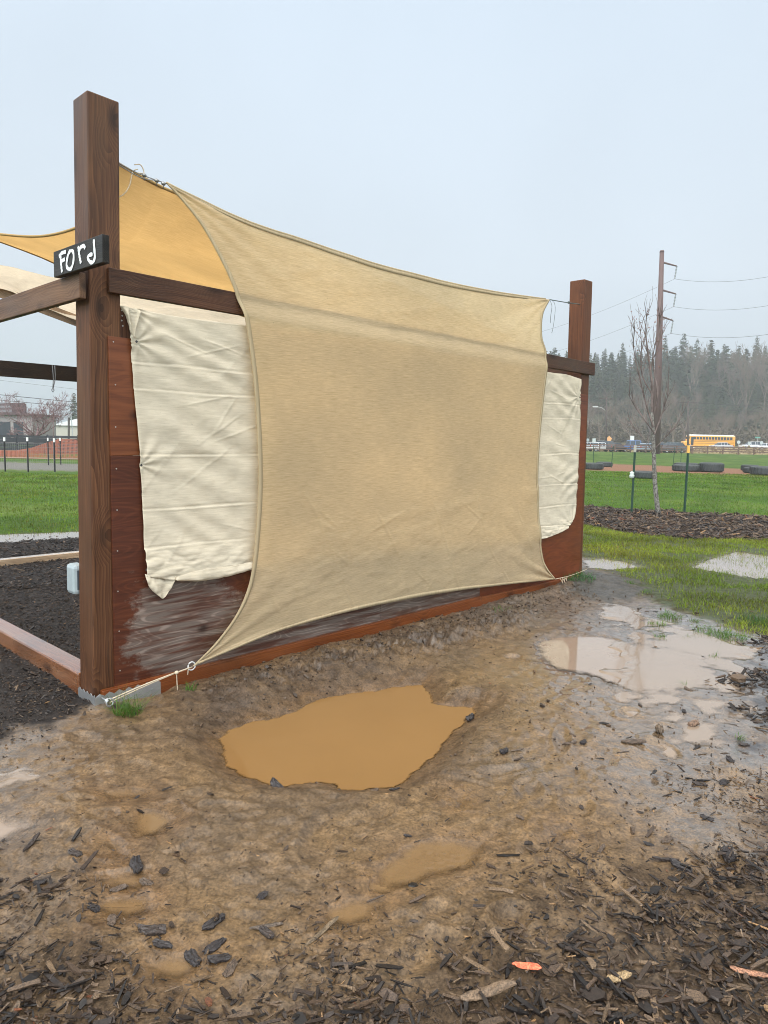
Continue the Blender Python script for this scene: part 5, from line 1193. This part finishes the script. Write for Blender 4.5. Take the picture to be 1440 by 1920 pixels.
t1 = tpost(b1, Pd(1186, 835, b1[1])[2] - b1[2], 'green stake with a pale tip, left of the young tree', MG, plain('pale_tip', (.42, .40, .33), .6), .16, GR, .024)
t2 = tpost(b2, Pd(1286, 835, b2[1])[2] - b2[2], 'green stake with a bright yellow tip, right of the young tree', MG, MYC, .18, GR, .026)
m = MB(); c = b1 + np.array([-.05, -.03, Pd(1178, 891, b1[1])[2] - b1[2]]); m.lathe(c - up_ * .07, (0, 0, 1), [(.03, 0), (.055, .02), (.06, .07), (.04, .10), (.055, .13), (.02, .16)], 12); m.build('insulator', plain('grey_insulator', (.5, .55, .5), .4), t1, smooth=True)
wires = MB()
for px, py, h in ((1113, 872, 1.5), (1146, 877, 1.5), (1262, 872, 1.5), (1276, 872, 1.4)):
    q = G(px, py); q[2] = H1(q[0], q[1]); tpost(q, h, 'thin far green stake standing out in the field', MG, MG, .05, 'thin far stakes in the field', .022, (random.uniform(-.1, .1), 0))
# road signs
def sign(px, pyt, Y, w, h, col, label, shape='rect'):
    base = gz(px, Y); z = Pd(px, pyt, Y)[2]; t_ = thing('road_sign', label, 'sign', base); m = MB(); m.tube([base, [base[0], base[1], z + .0]], .05, 6); m.build('post', M_GALV, t_)
    m = MB()
    if shape == 'rect': m.beam([base[0], base[1] - .08, z - h], [base[0], base[1] - .08, z], (1, 0, 0), (0, 1, 0), w, .03)
    elif shape == 'diamond':
        s_ = w * .707; m.prism([(0, -s_), (s_, 0), (0, s_), (-s_, 0)], [base[0], base[1] - .1, z - s_], (1, 0, 0), (0, 0, 1), (0, 1, 0), .03)
    else: m.prism([(w / 2 * math.cos(2 * PI * k / 12), w / 2 * math.sin(2 * PI * k / 12)) for k in range(12)], [base[0], base[1] - .1, z - w / 2], (1, 0, 0), (0, 0, 1), (0, 1, 0), .03)
    m.build('sign_plate', plain('sign_' + shape, col, .5, .05), t_)
sign(1184, 817, 128, .7, .8, (.6, .63, .62), 'white rectangular sign plate above the blue pickup')
sign(1141, 817, 128, .75, .8, (.70, .38, .16), 'orange diamond sign above the parked cars', 'diamond'); sign(1141, 825, 127, .6, .5, (.70, .42, .2), 'small orange plate under the diamond sign')
sign(1113, 822, 128, .6, .7, (.45, .5, .48), 'white sign plate close to the shelter post'); sign(1101, 822, 130, .6, .5, (.3, .36, .36), 'small grey round sign beside the shelter post', 'round')
sign(1384, 826, 150, .7, .5, (.45, .5, .5), 'round grey sign just past the bus', 'round'); sign(1419, 819, 150, 1.1, .3, (.12, .32, .26), 'green street name plate past the bus'); sign(1404, 828, 152, .7, .5, (.4, .45, .45), 'round grey sign between the bus and the green plate', 'round'); sign(1427, 827, 148, .7, .5, (.4, .45, .45), 'round grey sign nearest the edge of view', 'round')

# poles and wires
MPOLE = plain('rust_brown_steel', (.10, .055, .05), .6, .2, scale=.5); MWP = plain('creosoted_pole', (.075, .06, .055), .8); M_LINE = plain('cable', (.05, .055, .06), .5)
YP = 104.0; pb = gz(1230, YP); ptop = Pd(1241, 473, YP)
BP = thing('transmission_pole', 'very tall tapering brown steel power pole with three side arms', 'utility pole', pb)
m = MB(); m.tube([pb, pb + (ptop - pb) * .5, ptop], [.62, .47, .30], 12); m.tube([ptop, ptop + up_ * .25], [.34, .25], 12); m.build('shaft', MPOLE, BP, smooth=True)
ins = []
for py, L in ((497, 27), (549, 25), (599, 20)):
    a = Pd(1242 - (py - 473) * .02, py, YP); e = Pd(1242 + L, py + 2, YP); m = MB(); m.tube([a - [.2, 0, 0], a * .9 + e * .1 + [0, 0, .35], e], [.2, .14, .09], 6); m.build('arm', MPOLE, BP)
    f = Pd(1242 + L - 4, py + 26, YP); m = MB(); m.lathe(f, e - f, [(.07, i * .22) if i % 2 else (.13, i * .22) for i in range(9)], 8); m.build('insulator', plain('grey_ceramic', (.22, .24, .25), .4), BP); ins.append(f)
def cable(name, pts, label, r=.035, sag=1.0):
    c = []; P0, P1 = [np.asarray(p, float) for p in pts]
    for k in range(17): t = k / 16; c.append(P0 + (P1 - P0) * t - up_ * sag * 4 * t * (1 - t))
    m = MB(); m.tube(c, r, 4); return solo(m, name, M_LINE, label, 'cable', P0)
for i, (f, (pl_, ql), (pr_, qr), nm) in enumerate(zip(ins, [(1020, 603), (1020, 645), (1020, 690)], [(1500, 494), (1500, 550), (1500, 607)], ['highest', 'middle', 'lowest'])):
    a = Pd(pl_ - 120, ql + 42, 165); cable('power_line', (f, a), f'{nm} power line from the tall brown pole, going away behind the sail', .020, 1.6)
    b = Pd(pr_ + 60, qr - 6, 84); cable('power_line', (f, b), f'{nm} power line from the tall brown pole, coming towards the field', .020, 1.2)
def wpole(px, pytop, Y, arm, label, lamp=False, r=.16):
    b = gz(px, Y); tp = Pd(px, pytop, Y); t_ = thing('utility_pole', label, 'utility pole', b); m = MB(); m.tube([b, tp], [r, r * .7], 8); m.build('shaft', MWP, t_, smooth=True)
    m = MB(); m.beam(tp + [-arm / 2, 0, -.35], tp + [arm / 2, 0, -.35], (0, 1, 0), (0, 0, 1), .14, .16); m.build('crossarm', MWP, t_)
    if lamp:
        l0 = Pd(px, 772, Y); l1 = Pd(px - 17, 763, Y); m = MB(); m.tube(catmull([l0, (l0 + l1) / 2 + up_ * .25, l1], 6), .05, 5); m.build('lamp_arm', M_GALV, t_, smooth=True); m = MB(); m.beam(l1 - [.8, 0, 0], l1 + [.1, 0, 0], (0, 1, 0), (0, 0, 1), .3, .16); m.build('lamp_head', plain('pale_lamp_head', (.6, .62, .62), .4), t_, .05)
    return tp
tpA = wpole(1137, 744, 125, 2.6, 'wooden pole with a crossarm and pale street lamp above the parked cars', True); tpB = wpole(1290, 752, 150, 3.6, 'wooden pole with a crossarm beside the yellow bus', r=.2)
for px, py, Y, g_ in ((960, 762, 170, 'x'),):
    pass
for k, dx in enumerate((-1.6, 1.6)):
    q = tpB + np.array([dx, 0, -.25]); cable('power_line', (q, Pd(1640, 758 + k * 8, 135)), ['upper', 'lower'][k] + ' roadside wire running over the bus', .03, .5)
cable('power_line', (tpB + [0, 0, -1.4], Pd(1640, 776, 135)), 'sagging wire above the bus, below the two roadside wires', .04, .3); cable('power_line', (tpB + [0, 0, -.2], Pd(940, 752, 128)), 'thin wire between the two wooden poles', .02, .8)
cable('power_line', (Pd(1290, 722, 170), Pd(1640, 735, 150)), 'faint high wire across the misty trees', .03, .5)

# vehicles ---------------------------------------------------------
MTG = plain('dark_window_glass', (.03, .04, .05), .12, .1); MRUB = plain('wheel_rubber', (.02, .02, .022), .7); MRIM = plain('wheel_rim', (.35, .36, .37), .35); MLT = plain('head_lamp', (.7, .7, .68), .15); MRL = plain('tail_lamp', (.35, .03, .03), .25)
def paint(name, c):
    t = NT(name); t.pbr(t.mix(t.noise(t.obj(), 1.5, 3), tuple(x * .85 for x in c), c), .3, None, .5, 0, .6, .08); return t.m
def wheelset(r_, xs, hw, R):
    for x in xs:
        for s in (-1, 1):
            m = MB(); c = np.array([x, s * (hw - .12), R]); prof = [(R * .6, -.11), (R * .95, -.11), (R, -.06), (R, .06), (R * .95, .11), (R * .6, .11)]; m.lathe(c, (0, 1, 0), prof, 18); w_ = m.build('wheel', MRUB, r_)
            m = MB(); m.lathe(c + [0, s * .10, 0], (0, s, 0), [(R * .58, 0), (R * .55, .03), (R * .2, .02)], 12); m.build('rim', MRIM, w_)
def loft(mb, secs):
    "secs: (x, [(y, z) ring half from bottom to top])  mirrored"
    V = []; k = 0
    for x, ring in secs:
        full = [(y, z) for y, z in ring] + [(-y, z) for y, z in reversed(ring)]; k = len(full); V += [(x, y, z) for y, z in full]
    Fs = []
    for i in range(len(secs) - 1):
        for j in range(k): Fs.append((i * k + j, i * k + (j + 1) % k, (i + 1) * k + (j + 1) % k, (i + 1) * k + j))
    Fs.append(tuple(range(k))); Fs.append(tuple(range((len(secs) - 1) * k, len(secs) * k))); mb.add(V, Fs)
def car(label, col, kind, cat='car', name='parked_car', group='vehicles along the road'):
    r_ = thing(name, label, cat, (0, 0, 0), group); hw = .92; m = MB()
    if kind == 'suv': L, belt, roof, prof = 4.7, 1.02, 1.72, [(-2.35, .95), (-1.0, 1.02), (-.9, 1.02), (2.1, 1.05), (2.35, .95)]; cab = [(-1.15, 1.0), (-.45, 1.66), (1.75, 1.70), (2.2, 1.02)]
    elif kind == 'pickup': L, belt, roof = 5.8, 1.12, 1.88; prof = [(-2.9, 1.05), (-1.6, 1.15), (.9, 1.15), (2.9, 1.15)]; cab = [(-1.75, 1.12), (-1.1, 1.84), (.75, 1.88), (1.0, 1.12)]
    else: L, belt, roof = 4.6, .92, 1.45; prof = [(-2.3, .72), (-1.2, .92), (1.5, .95), (2.3, .88)]; cab = [(-1.25, .90), (-.45, 1.40), (.95, 1.43), (1.75, .92)]
    zb = .32
    xs = [p[0] for p in prof]; secs = []
    for x in np.linspace(-L / 2, L / 2, 15):
        zt_ = np.interp(x, xs, [p[1] for p in prof]); e = 1 - (abs(x) / (L / 2)) ** 6 * .16; y = hw * e
        secs.append((x, [(0, zb + (.12 if abs(x) > L / 2 - .3 else 0)), (y * .92, zb + (.12 if abs(x) > L / 2 - .3 else 0)), (y, zb + .25), (y, zt_ - .18), (y * .94, zt_), (0, zt_ + .03)]))
    loft(m, secs); body = m.build('body', paint(name + '_' + kind, col), r_, smooth=False)
    m = MB(); (xa, za_), (xb, zb_), (xc, zc2), (xd, zd) = cab; y0, y1 = hw * .90, hw * .74
    def ringc(x, z): f = (z - za_) / (zb_ - za_ + 1e-9); return [(0, za_ - .05), (y0, za_ - .05), (y0 + (y1 - y0) * f, z), (0, z + .01)]
    loft(m, [(xa, ringc(xa, za_)), (xb, ringc(xb, zb_)), (xc, ringc(xc, zc2)), (xd, ringc(xd, zd))]); m.build('windows', MTG, r_)
    m = MB(); m.add([(xb - .05, -y1, zb_ - .02), (xc + .08, -y1, zc2 - .02), (xc + .08, y1, zc2 - .02), (xb - .05, y1, zb_ - .02), (xb, -y1 * .9, zb_ + .06), (xc, -y1 * .9, zc2 + .06), (xc, y1 * .9, zc2 + .06), (xb, y1 * .9, zb_ + .06)], [(0, 3, 2, 1), (4, 5, 6, 7), (0, 1, 5, 4), (1, 2, 6, 5), (2, 3, 7, 6), (3, 0, 4, 7)])
    for x, t_ in ((xb + (xc - xb) * .02, 0), (xb + (xc - xb) * .48, 0), (xc - .05, 0)):
        for s in (-1, 1): m.beam([x, s * (y0 + .005), za_], [x + .0, s * (y1 + .012), zb_], (1, 0, 0), (0, 1, 0), .08, .03)
    m.build('roof', body.data.materials[0], r_)
    if kind == 'pickup': m = MB(); m.beam([1.1, 0, 1.17], [2.75, 0, 1.17], (0, 1, 0), (0, 0, 1), 1.5, .03); m.build('cargo_bed', MBK, r_)
    wheelset(r_, (-L * .31, L * .30), hw, .34 if kind == 'sedan' else .39)
    for s in (-1, 1):
        m = MB(); m.box((-L / 2 + .04, s * .66, .72 if kind == 'sedan' else .85), .12, .34, .16); m.build('headlight', MLT, r_, .03); m = MB(); m.box((L / 2 - .03, s * .70, .85), .10, .2, .28); m.build('tail_light', MRL, r_, .02)
    return r_
def park(o, px, Y, rz): q = gz(px, Y); o.location = tuple(q); o.rotation_euler[2] = rz
RD = math.radians
park(car('pale grey sedan closest to the shelter post', (.45, .47, .48), 'sedan'), 1102, 119, RD(-150)); park(car('white sedan second from the shelter post', (.62, .64, .65), 'sedan'), 1126, 116.5, RD(-165)); park(car('dark grey station wagon behind the white sedan', (.10, .11, .12), 'suv'), 1140, 122, RD(-160))
park(car('black sedan between the white sedan and the blue pickup', (.03, .033, .038), 'sedan'), 1154, 117, RD(-140)); park(car('bright blue pickup truck among the parked cars', (.06, .15, .36), 'pickup', 'pickup truck', 'pickup_truck'), 1186, 119, RD(180))
park(car('light blue grey hatchback in front of the blue pickup cab', (.28, .36, .42), 'sedan'), 1213, 117, RD(-150)); park(car('black estate car behind the young tree trunk', (.045, .05, .055), 'suv'), 1236, 119, RD(-170)); park(car('dark sedan to the right of the tree trunk', (.06, .065, .07), 'sedan'), 1258, 117.5, RD(-165)); park(car('blackish green car nearest the front of the bus', (.03, .05, .05), 'suv'), 1271, 121, RD(-175))
park(car('white estate car driving past the round signs', (.60, .62, .64), 'suv', group='vehicles along the road'), 1408, 160, RD(0)); park(car('white sedan last in the row past the bus', (.62, .64, .66), 'sedan'), 1437, 158, RD(0)); park(car('silver sedan standing in front of the yellow bus', (.42, .42, .43), 'sedan'), 1352, 152, RD(5))
# bus
BU = thing('school_bus', 'yellow school bus with a white roof standing on the road', 'bus', (0, 0, 0)); MY = paint('bus_yellow', (.78, .36, .035)); MWH = plain('bus_white_roof', (.72, .70, .66), .4)
m = MB(); L = 11.6; hb_ = 1.22
secs = [(-5.8, .75, 1.35), (-5.7, .55, 1.5), (-4.75, .55, 1.62), (-4.6, .55, 2.80), (-4.3, .55, 2.86), (5.7, .55, 2.86), (5.8, .6, 2.75)]
loft(m, [(x, [(0, a), (hb_ * (.9 if x < -4.7 else 1), a), (hb_ * (.9 if x < -4.7 else 1), b - .15), (hb_ * (.8 if x < -4.7 else .96), b), (0, b + .02)]) for x, a, b in secs]); m.build('body', MY, BU)
m = MB(); loft(m, [(x, [(0, 2.87), (hb_ * .95, 2.87), (hb_ * .85, 2.87 + h * .7), (0, 2.87 + h)]) for x, h in ((-4.65, .06), (-4.2, .26), (5.5, .26), (5.8, .06))]); m.build('roof', MWH, BU)
for s in (-1, 1):
    for k in range(13):
        x = -3.55 + k * .70
        if k == 5: x += 0
        m = MB(); m.box((x, s * (hb_ + .005), 2.32), .56, .03, .62); m.build('window', MTG, BU)
    for z in (1.15, 1.55, 1.85): m = MB(); m.box((.55, s * (hb_ + .008), z), 10.2, .02, .06); m.build('rub_rail', MBK, BU)
m = MB(); m.box((-4.66, 0, 2.2), .06, 2.0, .8); m.build('windscreen', MTG, BU); m = MB(); m.box((-4.1, -hb_ - .01, 1.65), .6, .03, 1.9); m.build('door', MTG, BU); m = MB(); m.box((-5.83, 0, .62), .12, 2.2, .22); m.build('bumper', MBK, BU)
for s in (-1, 1): m = MB(); m.box((-5.8, s * .85, 1.15), .08, .3, .22); m.build('headlight', MLT, BU)
wheelset(BU, (-4.5, 2.9), hb_, .5); q = gz(1326, 166); BU.location = tuple(q); BU.rotation_euler[2] = RD(0)
tag(BU, kind=None)

# ------------------------------------------------------------------ left distance
random.seed(77)
def GL(px, py): q = G(px, py); q[2] = H1(q[0], q[1]); return q
LG = 'black stakes with white caps round the left paddock'
Ls = [(10, 884, 820, 'leftmost of the white-capped black stakes'), (53, 885, 820, 'white-capped stake left of the cherry tree trunk'), (103, 885, 822, 'white-capped stake nearest the tall post'), (91, 872, 821, 'farther white-capped stake below the cherry tree'), (114, 871, 821, 'farthest white-capped stake before the black fence')]
bs = []
for px, pb_, pt, lb in Ls:
    b = GL(px, pb_); tpost(b, Pd(px, pt, b[1])[2] - b[2], lb, MBK, MWC, .16, LG, .03); bs.append(b)
FW = thing('wire_fence', 'thin wire mesh fence strung between the white-capped stakes', 'fence', bs[1])
m = MB(); f0 = bs[0] + (bs[0] - bs[1]) * 2.5; f1 = bs[2] + (bs[2] - bs[1]) * 4
for k in range(8): m.tube([f0 + up_ * (.1 + k * .15), f1 + up_ * (.1 + k * .15)], .004, 3)
for k in range(110): t_ = k / 109; q = f0 + (f1 - f0) * t_; m.tube([q + up_ * .1, q + up_ * 1.15], .003, 3)
m.build('wire_mesh', M_WIRE, FW)
BF = thing('board_fence', 'black horizontal board fence under the bare cherry tree', 'fence', gz(70, 56)); xa, xb = gz(-140, 56)[0], gz(520, 56)[0]
for k in range(7):
    m = MB(); z = .12 + k * .2
    xx = xa
    while xx < xb: m.beam([xx, 56 + random.uniform(-.01, .01), z + random.uniform(-.02, .02)], [xx + 2.38, 56, z + random.uniform(-.02, .02)], (0, 1, 0), (0, 0, 1), .03, .185); xx += 2.4
    m.build('board', plain('black_board', (.022, .022, .026), .45) if k == 0 else bpy.data.materials['black_board'], BF)
xx = xa; m = MB()
while xx < xb: m = MB(); m.beam([xx, 56.1, -.1], [xx, 56.1, 1.5], (1, 0, 0), (0, 1, 0), .1, .1); m.build('fence_post', bpy.data.materials['black_board'], BF); xx += 2.4
MO = plain('orange_plastic_net', (.44, .14, .08), .6)
ON = thing('orange_net_fence', 'orange plastic mesh fencing sloping down in front of the black fence', 'fence', gz(90, 50)); m = MB()
xa, xb = gz(-140, 47)[0], gz(400, 47)[0]
def nz(x): 
    px = project([x, 47, .5])[0]; return float(np.interp(px, [-100, 45, 110, 125, 400], [.42, .42, 1.25, 1.2, 1.15]))
xx = xa
while xx < xb: m.beam([xx, 47, .02], [xx, 47, nz(xx)], (1, 0, 0), (0, 1, 0), .028, .012); xx += .085
for k in range(14):
    xx = xa
    while xx < xb:
        z0_, z1_ = .03 + k / 13 * (nz(xx) - .03), .03 + k / 13 * (nz(xx + 1) - .03); m.beam([xx, 47, z0_], [xx + 1, 47, z1_], (0, 1, 0), (0, 0, 1), .012, .028); xx += 1
m.build('net', MO, ON)
m = MB(); xx = xa
while xx < xb: m.tube([[xx, 47.05, -.1], [xx, 47.05, nz(xx) + .1]], .025, 5); xx += 3
m.build('net_stakes', plain('brown_stake', (.12, .08, .06), .8), ON)
m = MB(); q = gz(40, 45); m.prism([(-12, -.9), (30, -.9), (30, 1.1), (-12, 1.1)], q + up_ * .02, (1, 0, 0), (0, 1, 0), (0, 0, 1), .004); o = m.build('path', plain('orange_bark_path', (.26, .14, .09), .8), None, at=q); tag(o, kind='structure')
# building
BQ = gz(10, 84); BD = thing('farm_building', 'low grey building with dark windows and a slatted roof screen', 'building', BQ)
mw = plain('grey_render', (.28, .25, .24), .8, .1, scale=1); md = plain('dark_shutter', (.03, .035, .045), .4); mslat = plain('brown_slat', (.09, .055, .055), .6)
x0 = gz(-120, 84)[0]; x1 = gz(62, 84)[0]; hz = Pd(20, 778, 84)[2]; m = MB(); m.box(((x0 + x1) / 2, 87, hz / 2), x1 - x0, 6, hz); m.build('wall', mw, BD)
m = MB(); m.box(((x0 + x1) / 2, 86.9, hz + .1), x1 - x0 + .5, 6.6, .22); m.build('roof', mslat, BD)
for px, w_ in ((-40, 2.2), (8, 1.6), (36, 1.1)): q = gz(px, 84); m = MB(); m.box((q[0], 83.97, 1.9), w_, .08, 1.9); f = m.build('window', md, BD)
zt_ = Pd(20, 756, 84)[2]; nn = 8
for k in range(nn): m = MB(); m.box(((x0 + gz(46, 84)[0]) / 2, 84.3, hz + .3 + (zt_ - hz - .3) * k / (nn - 1)), gz(46, 84)[0] - x0, .06, .12); m.build('screen_slat', mslat, BD)
m = MB(); xq = gz(34, 84)[0]; m.box((xq, 84.5, (hz + zt_) / 2), 1.7, .1, zt_ - hz); m.build('screen_panel', mslat, BD)
for px in (-60, -5, 47): q = gz(px, 84); m = MB(); m.box((q[0], 84.25, (hz + zt_) / 2), .12, .12, zt_ - hz); m.build('screen_post', mslat, BD)
# bare cherry tree
CB = gz(68, 62); random.seed(5)
CT = thing('bare_cherry_tree', 'wide leafless cherry tree with dense reddish twigs behind the black fence', 'tree', CB); m = MB(); m.tube([CB, CB + [.05, 0, .7], CB + [0, 0, 1.3]], [.28, .24, .22], 8, cap=False); m.build('trunk', M_BARE, CT)
MCH = bark_mat('cherry_twigs', (.11, .06, .06), (.24, .15, .145)); m = MB()
for k in range(9):
    a = k * 2 * PI / 9 + random.uniform(-.2, .2); e = random.uniform(.35, 1.1); d = np.array([math.cos(a), math.sin(a), e]); branchy(m, CB + up_ * random.uniform(1.0, 1.3), d / np.linalg.norm(d), random.uniform(1.15, 1.5), .08, 6, spread=.6, up=.12, rmin=.0105, shrink=.74, seg=2, kids_=(2, 3), sides=4)
m.build('branches', MCH, CT)
# thin sapling, pole and wires on the left
q = GL(101, 862); m = MB(); m.tube([q, q + up_ * 1.5, Pd(101, 745, q[1])], [.03, .02, .006], 5); solo(m, 'thin_sapling', MCH, 'thin bare sapling stem behind the white-capped stake', 'sapling', q)
q = gz(129, 95); m = MB(); m.tube([q, Pd(129, 783, 95)], .14, 6); solo(m, 'utility_pole', MWP, 'short dark pole close to the tall near post', 'utility pole', q)
q = gz(138, 96); m = MB(); m.tube([q, Pd(133, 775, 96)], .06, 5); solo(m, 'steel_pole', M_GALV, 'thin pale pole beside the short dark pole', 'pole', q)
for k, (ya, yb, Y, r, lb) in enumerate([(738, 752, 78, .035, 'upper black cable above the cherry tree'), (748, 761, 78, .03, 'lower black cable just above the cherry tree'), (688, 708, 92, .016, 'highest faint cable under the black beam'), (711, 728, 92, .014, 'faint cable between the beam and the cherry tree')]):
    cable('overhead_cable', (Pd(-180, ya - (yb - ya) * 1.2, Y), Pd(360, yb + (yb - ya) * 1.5, Y + 14)), lb, r, .12)
BH = gz(150, 110); SB = thing('white_shed', 'small pale shed far off beside the tall post', 'shed', BH); m = MB(); m.box(BH + [1, 0, 1.2], 7, 5, 2.4); m.build('wall', plain('shed_wall', (.45, .42, .36), .8), SB); m = MB(); m.prism([(-4, 0), (4, 0), (0, 1.1)], BH + [1, -2.8, 2.4], (1, 0, 0), (0, 0, 1), (0, 1, 0), 5.6); m.build('roof', plain('shed_roof', (.7, .7, .7), .6), SB)
for px, Y, s_ in ((141, 190, .75),):
    o = copy_tree(protos[1]); q = Pd(px, 840, Y); o.location = (q[0], q[1], 0); o.scale = (s_ * .7, s_ * .7, s_ * .62); o['label'] = 'single faint conifer far off between the tall post and the cherry tree'; o['group'] = 'far trees behind the left paddock'

# ------------------------------------------------------------------ haze, sky, sun
m = MB(); m.box((40, 190, 24), 520, 480, 52 + 3); hz_ = m.build('haze', None, None, at=np.array([40, 190, 24.0]))
lo = -3.5
hv = bpy.data.materials.new('mist'); hv.use_nodes = True; nt = hv.node_tree; nt.nodes.clear(); o_ = nt.nodes.new('ShaderNodeOutputMaterial'); pv = nt.nodes.new('ShaderNodeVolumePrincipled')
pv.inputs['Color'].default_value = (.80, .84, .88, 1); pv.inputs['Density'].default_value = .0008; pv.inputs['Anisotropy'].default_value = .25; nt.links.new(pv.outputs[0], o_.inputs['Volume']); hz_.data.materials.append(hv); tag(hz_, kind='stuff')
wd = bpy.data.worlds.new('World'); SC.world = wd; wd.use_nodes = True; nt = wd.node_tree; nt.nodes.clear()
SE, SR = math.radians(50), math.radians(200)
sky = nt.nodes.new('ShaderNodeTexSky'); sky.sky_type = 'NISHITA'; sky.sun_disc = False; sky.sun_elevation = SE; sky.sun_rotation = SR; sky.air_density = 1.0; sky.dust_density = 4; sky.ozone_density = 1
hs = nt.nodes.new('ShaderNodeHueSaturation'); hs.inputs['Saturation'].default_value = .55; nt.links.new(sky.outputs[0], hs.inputs['Color'])
tc = nt.nodes.new('ShaderNodeTexCoord'); sep = nt.nodes.new('ShaderNodeSeparateXYZ'); nt.links.new(tc.outputs['Generated'], sep.inputs[0])
rp_ = nt.nodes.new('ShaderNodeValToRGB'); nt.links.new(sep.outputs[2], rp_.inputs[0]); e = rp_.color_ramp.elements
OV = [(0.0, (.50, .57, .63)), (.06, (.60, .68, .75)), (.22, (.70, .79, .88)), (.5, (.68, .79, .91)), (.62, (.84, .84, .84)), (1.0, (.88, .86, .82))]
while len(e) > 1: e.remove(e[0])
for i, (p, c) in enumerate(OV): el = e[0] if i == 0 else e.new(p); el.position = p; el.color = (*c, 1)
nz_ = nt.nodes.new('ShaderNodeTexNoise'); nt.links.new(tc.outputs['Generated'], nz_.inputs['Vector']); nz_.inputs['Scale'].default_value = 1.6; nz_.inputs['Detail'].default_value = 3
mr = nt.nodes.new('ShaderNodeMapRange'); nt.links.new(nz_.outputs[0], mr.inputs[0]); mr.inputs[1].default_value = .3; mr.inputs[2].default_value = .7; mr.inputs[3].default_value = 10 * .86; mr.inputs[4].default_value = 10 * .985
vm = nt.nodes.new('ShaderNodeVectorMath'); vm.operation = 'SCALE'; nt.links.new(rp_.outputs[0], vm.inputs[0]); 
dt = nt.nodes.new('ShaderNodeVectorMath'); dt.operation = 'DOT_PRODUCT'; nt.links.new(tc.outputs['Generated'], dt.inputs[0]); dt.inputs[1].default_value = (math.sin(SR) * math.cos(SE), math.cos(SR) * math.cos(SE), math.sin(SE))
br = nt.nodes.new('ShaderNodeMapRange'); br.interpolation_type = 'SMOOTHSTEP'; nt.links.new(dt.outputs['Value'], br.inputs[0]); br.inputs[1].default_value = -.12; br.inputs[2].default_value = .95; br.inputs[3].default_value = 1; br.inputs[4].default_value = 3.6
mu = nt.nodes.new('ShaderNodeMath'); mu.operation = 'MULTIPLY'; nt.links.new(mr.outputs[0], mu.inputs[0]); nt.links.new(br.outputs[0], mu.inputs[1]); nt.links.new(mu.outputs[0], vm.inputs['Scale'])
mx = nt.nodes.new('ShaderNodeMix'); mx.data_type = 'RGBA'; mx.inputs[0].default_value = .92; nt.links.new(hs.outputs[0], mx.inputs[6]); nt.links.new(vm.outputs[0], mx.inputs[7])
bg = nt.nodes.new('ShaderNodeBackground'); bg.inputs[1].default_value = .1; nt.links.new(mx.outputs[2], bg.inputs[0]); wo = nt.nodes.new('ShaderNodeOutputWorld'); nt.links.new(bg.outputs[0], wo.inputs[0])
sl_ = bpy.data.lights.new('sun', 'SUN'); sl_.energy = 1.5; sl_.angle = math.radians(40); sl_.color = (1, .97, .93); so = bpy.data.objects.new('sun', sl_); COL.objects.link(so)
sd = Vector((math.sin(SR) * math.cos(SE), math.cos(SR) * math.cos(SE), math.sin(SE))); so.rotation_euler = sd.to_track_quat('Z', 'Y').to_euler()
SC.view_settings.exposure = 0.2
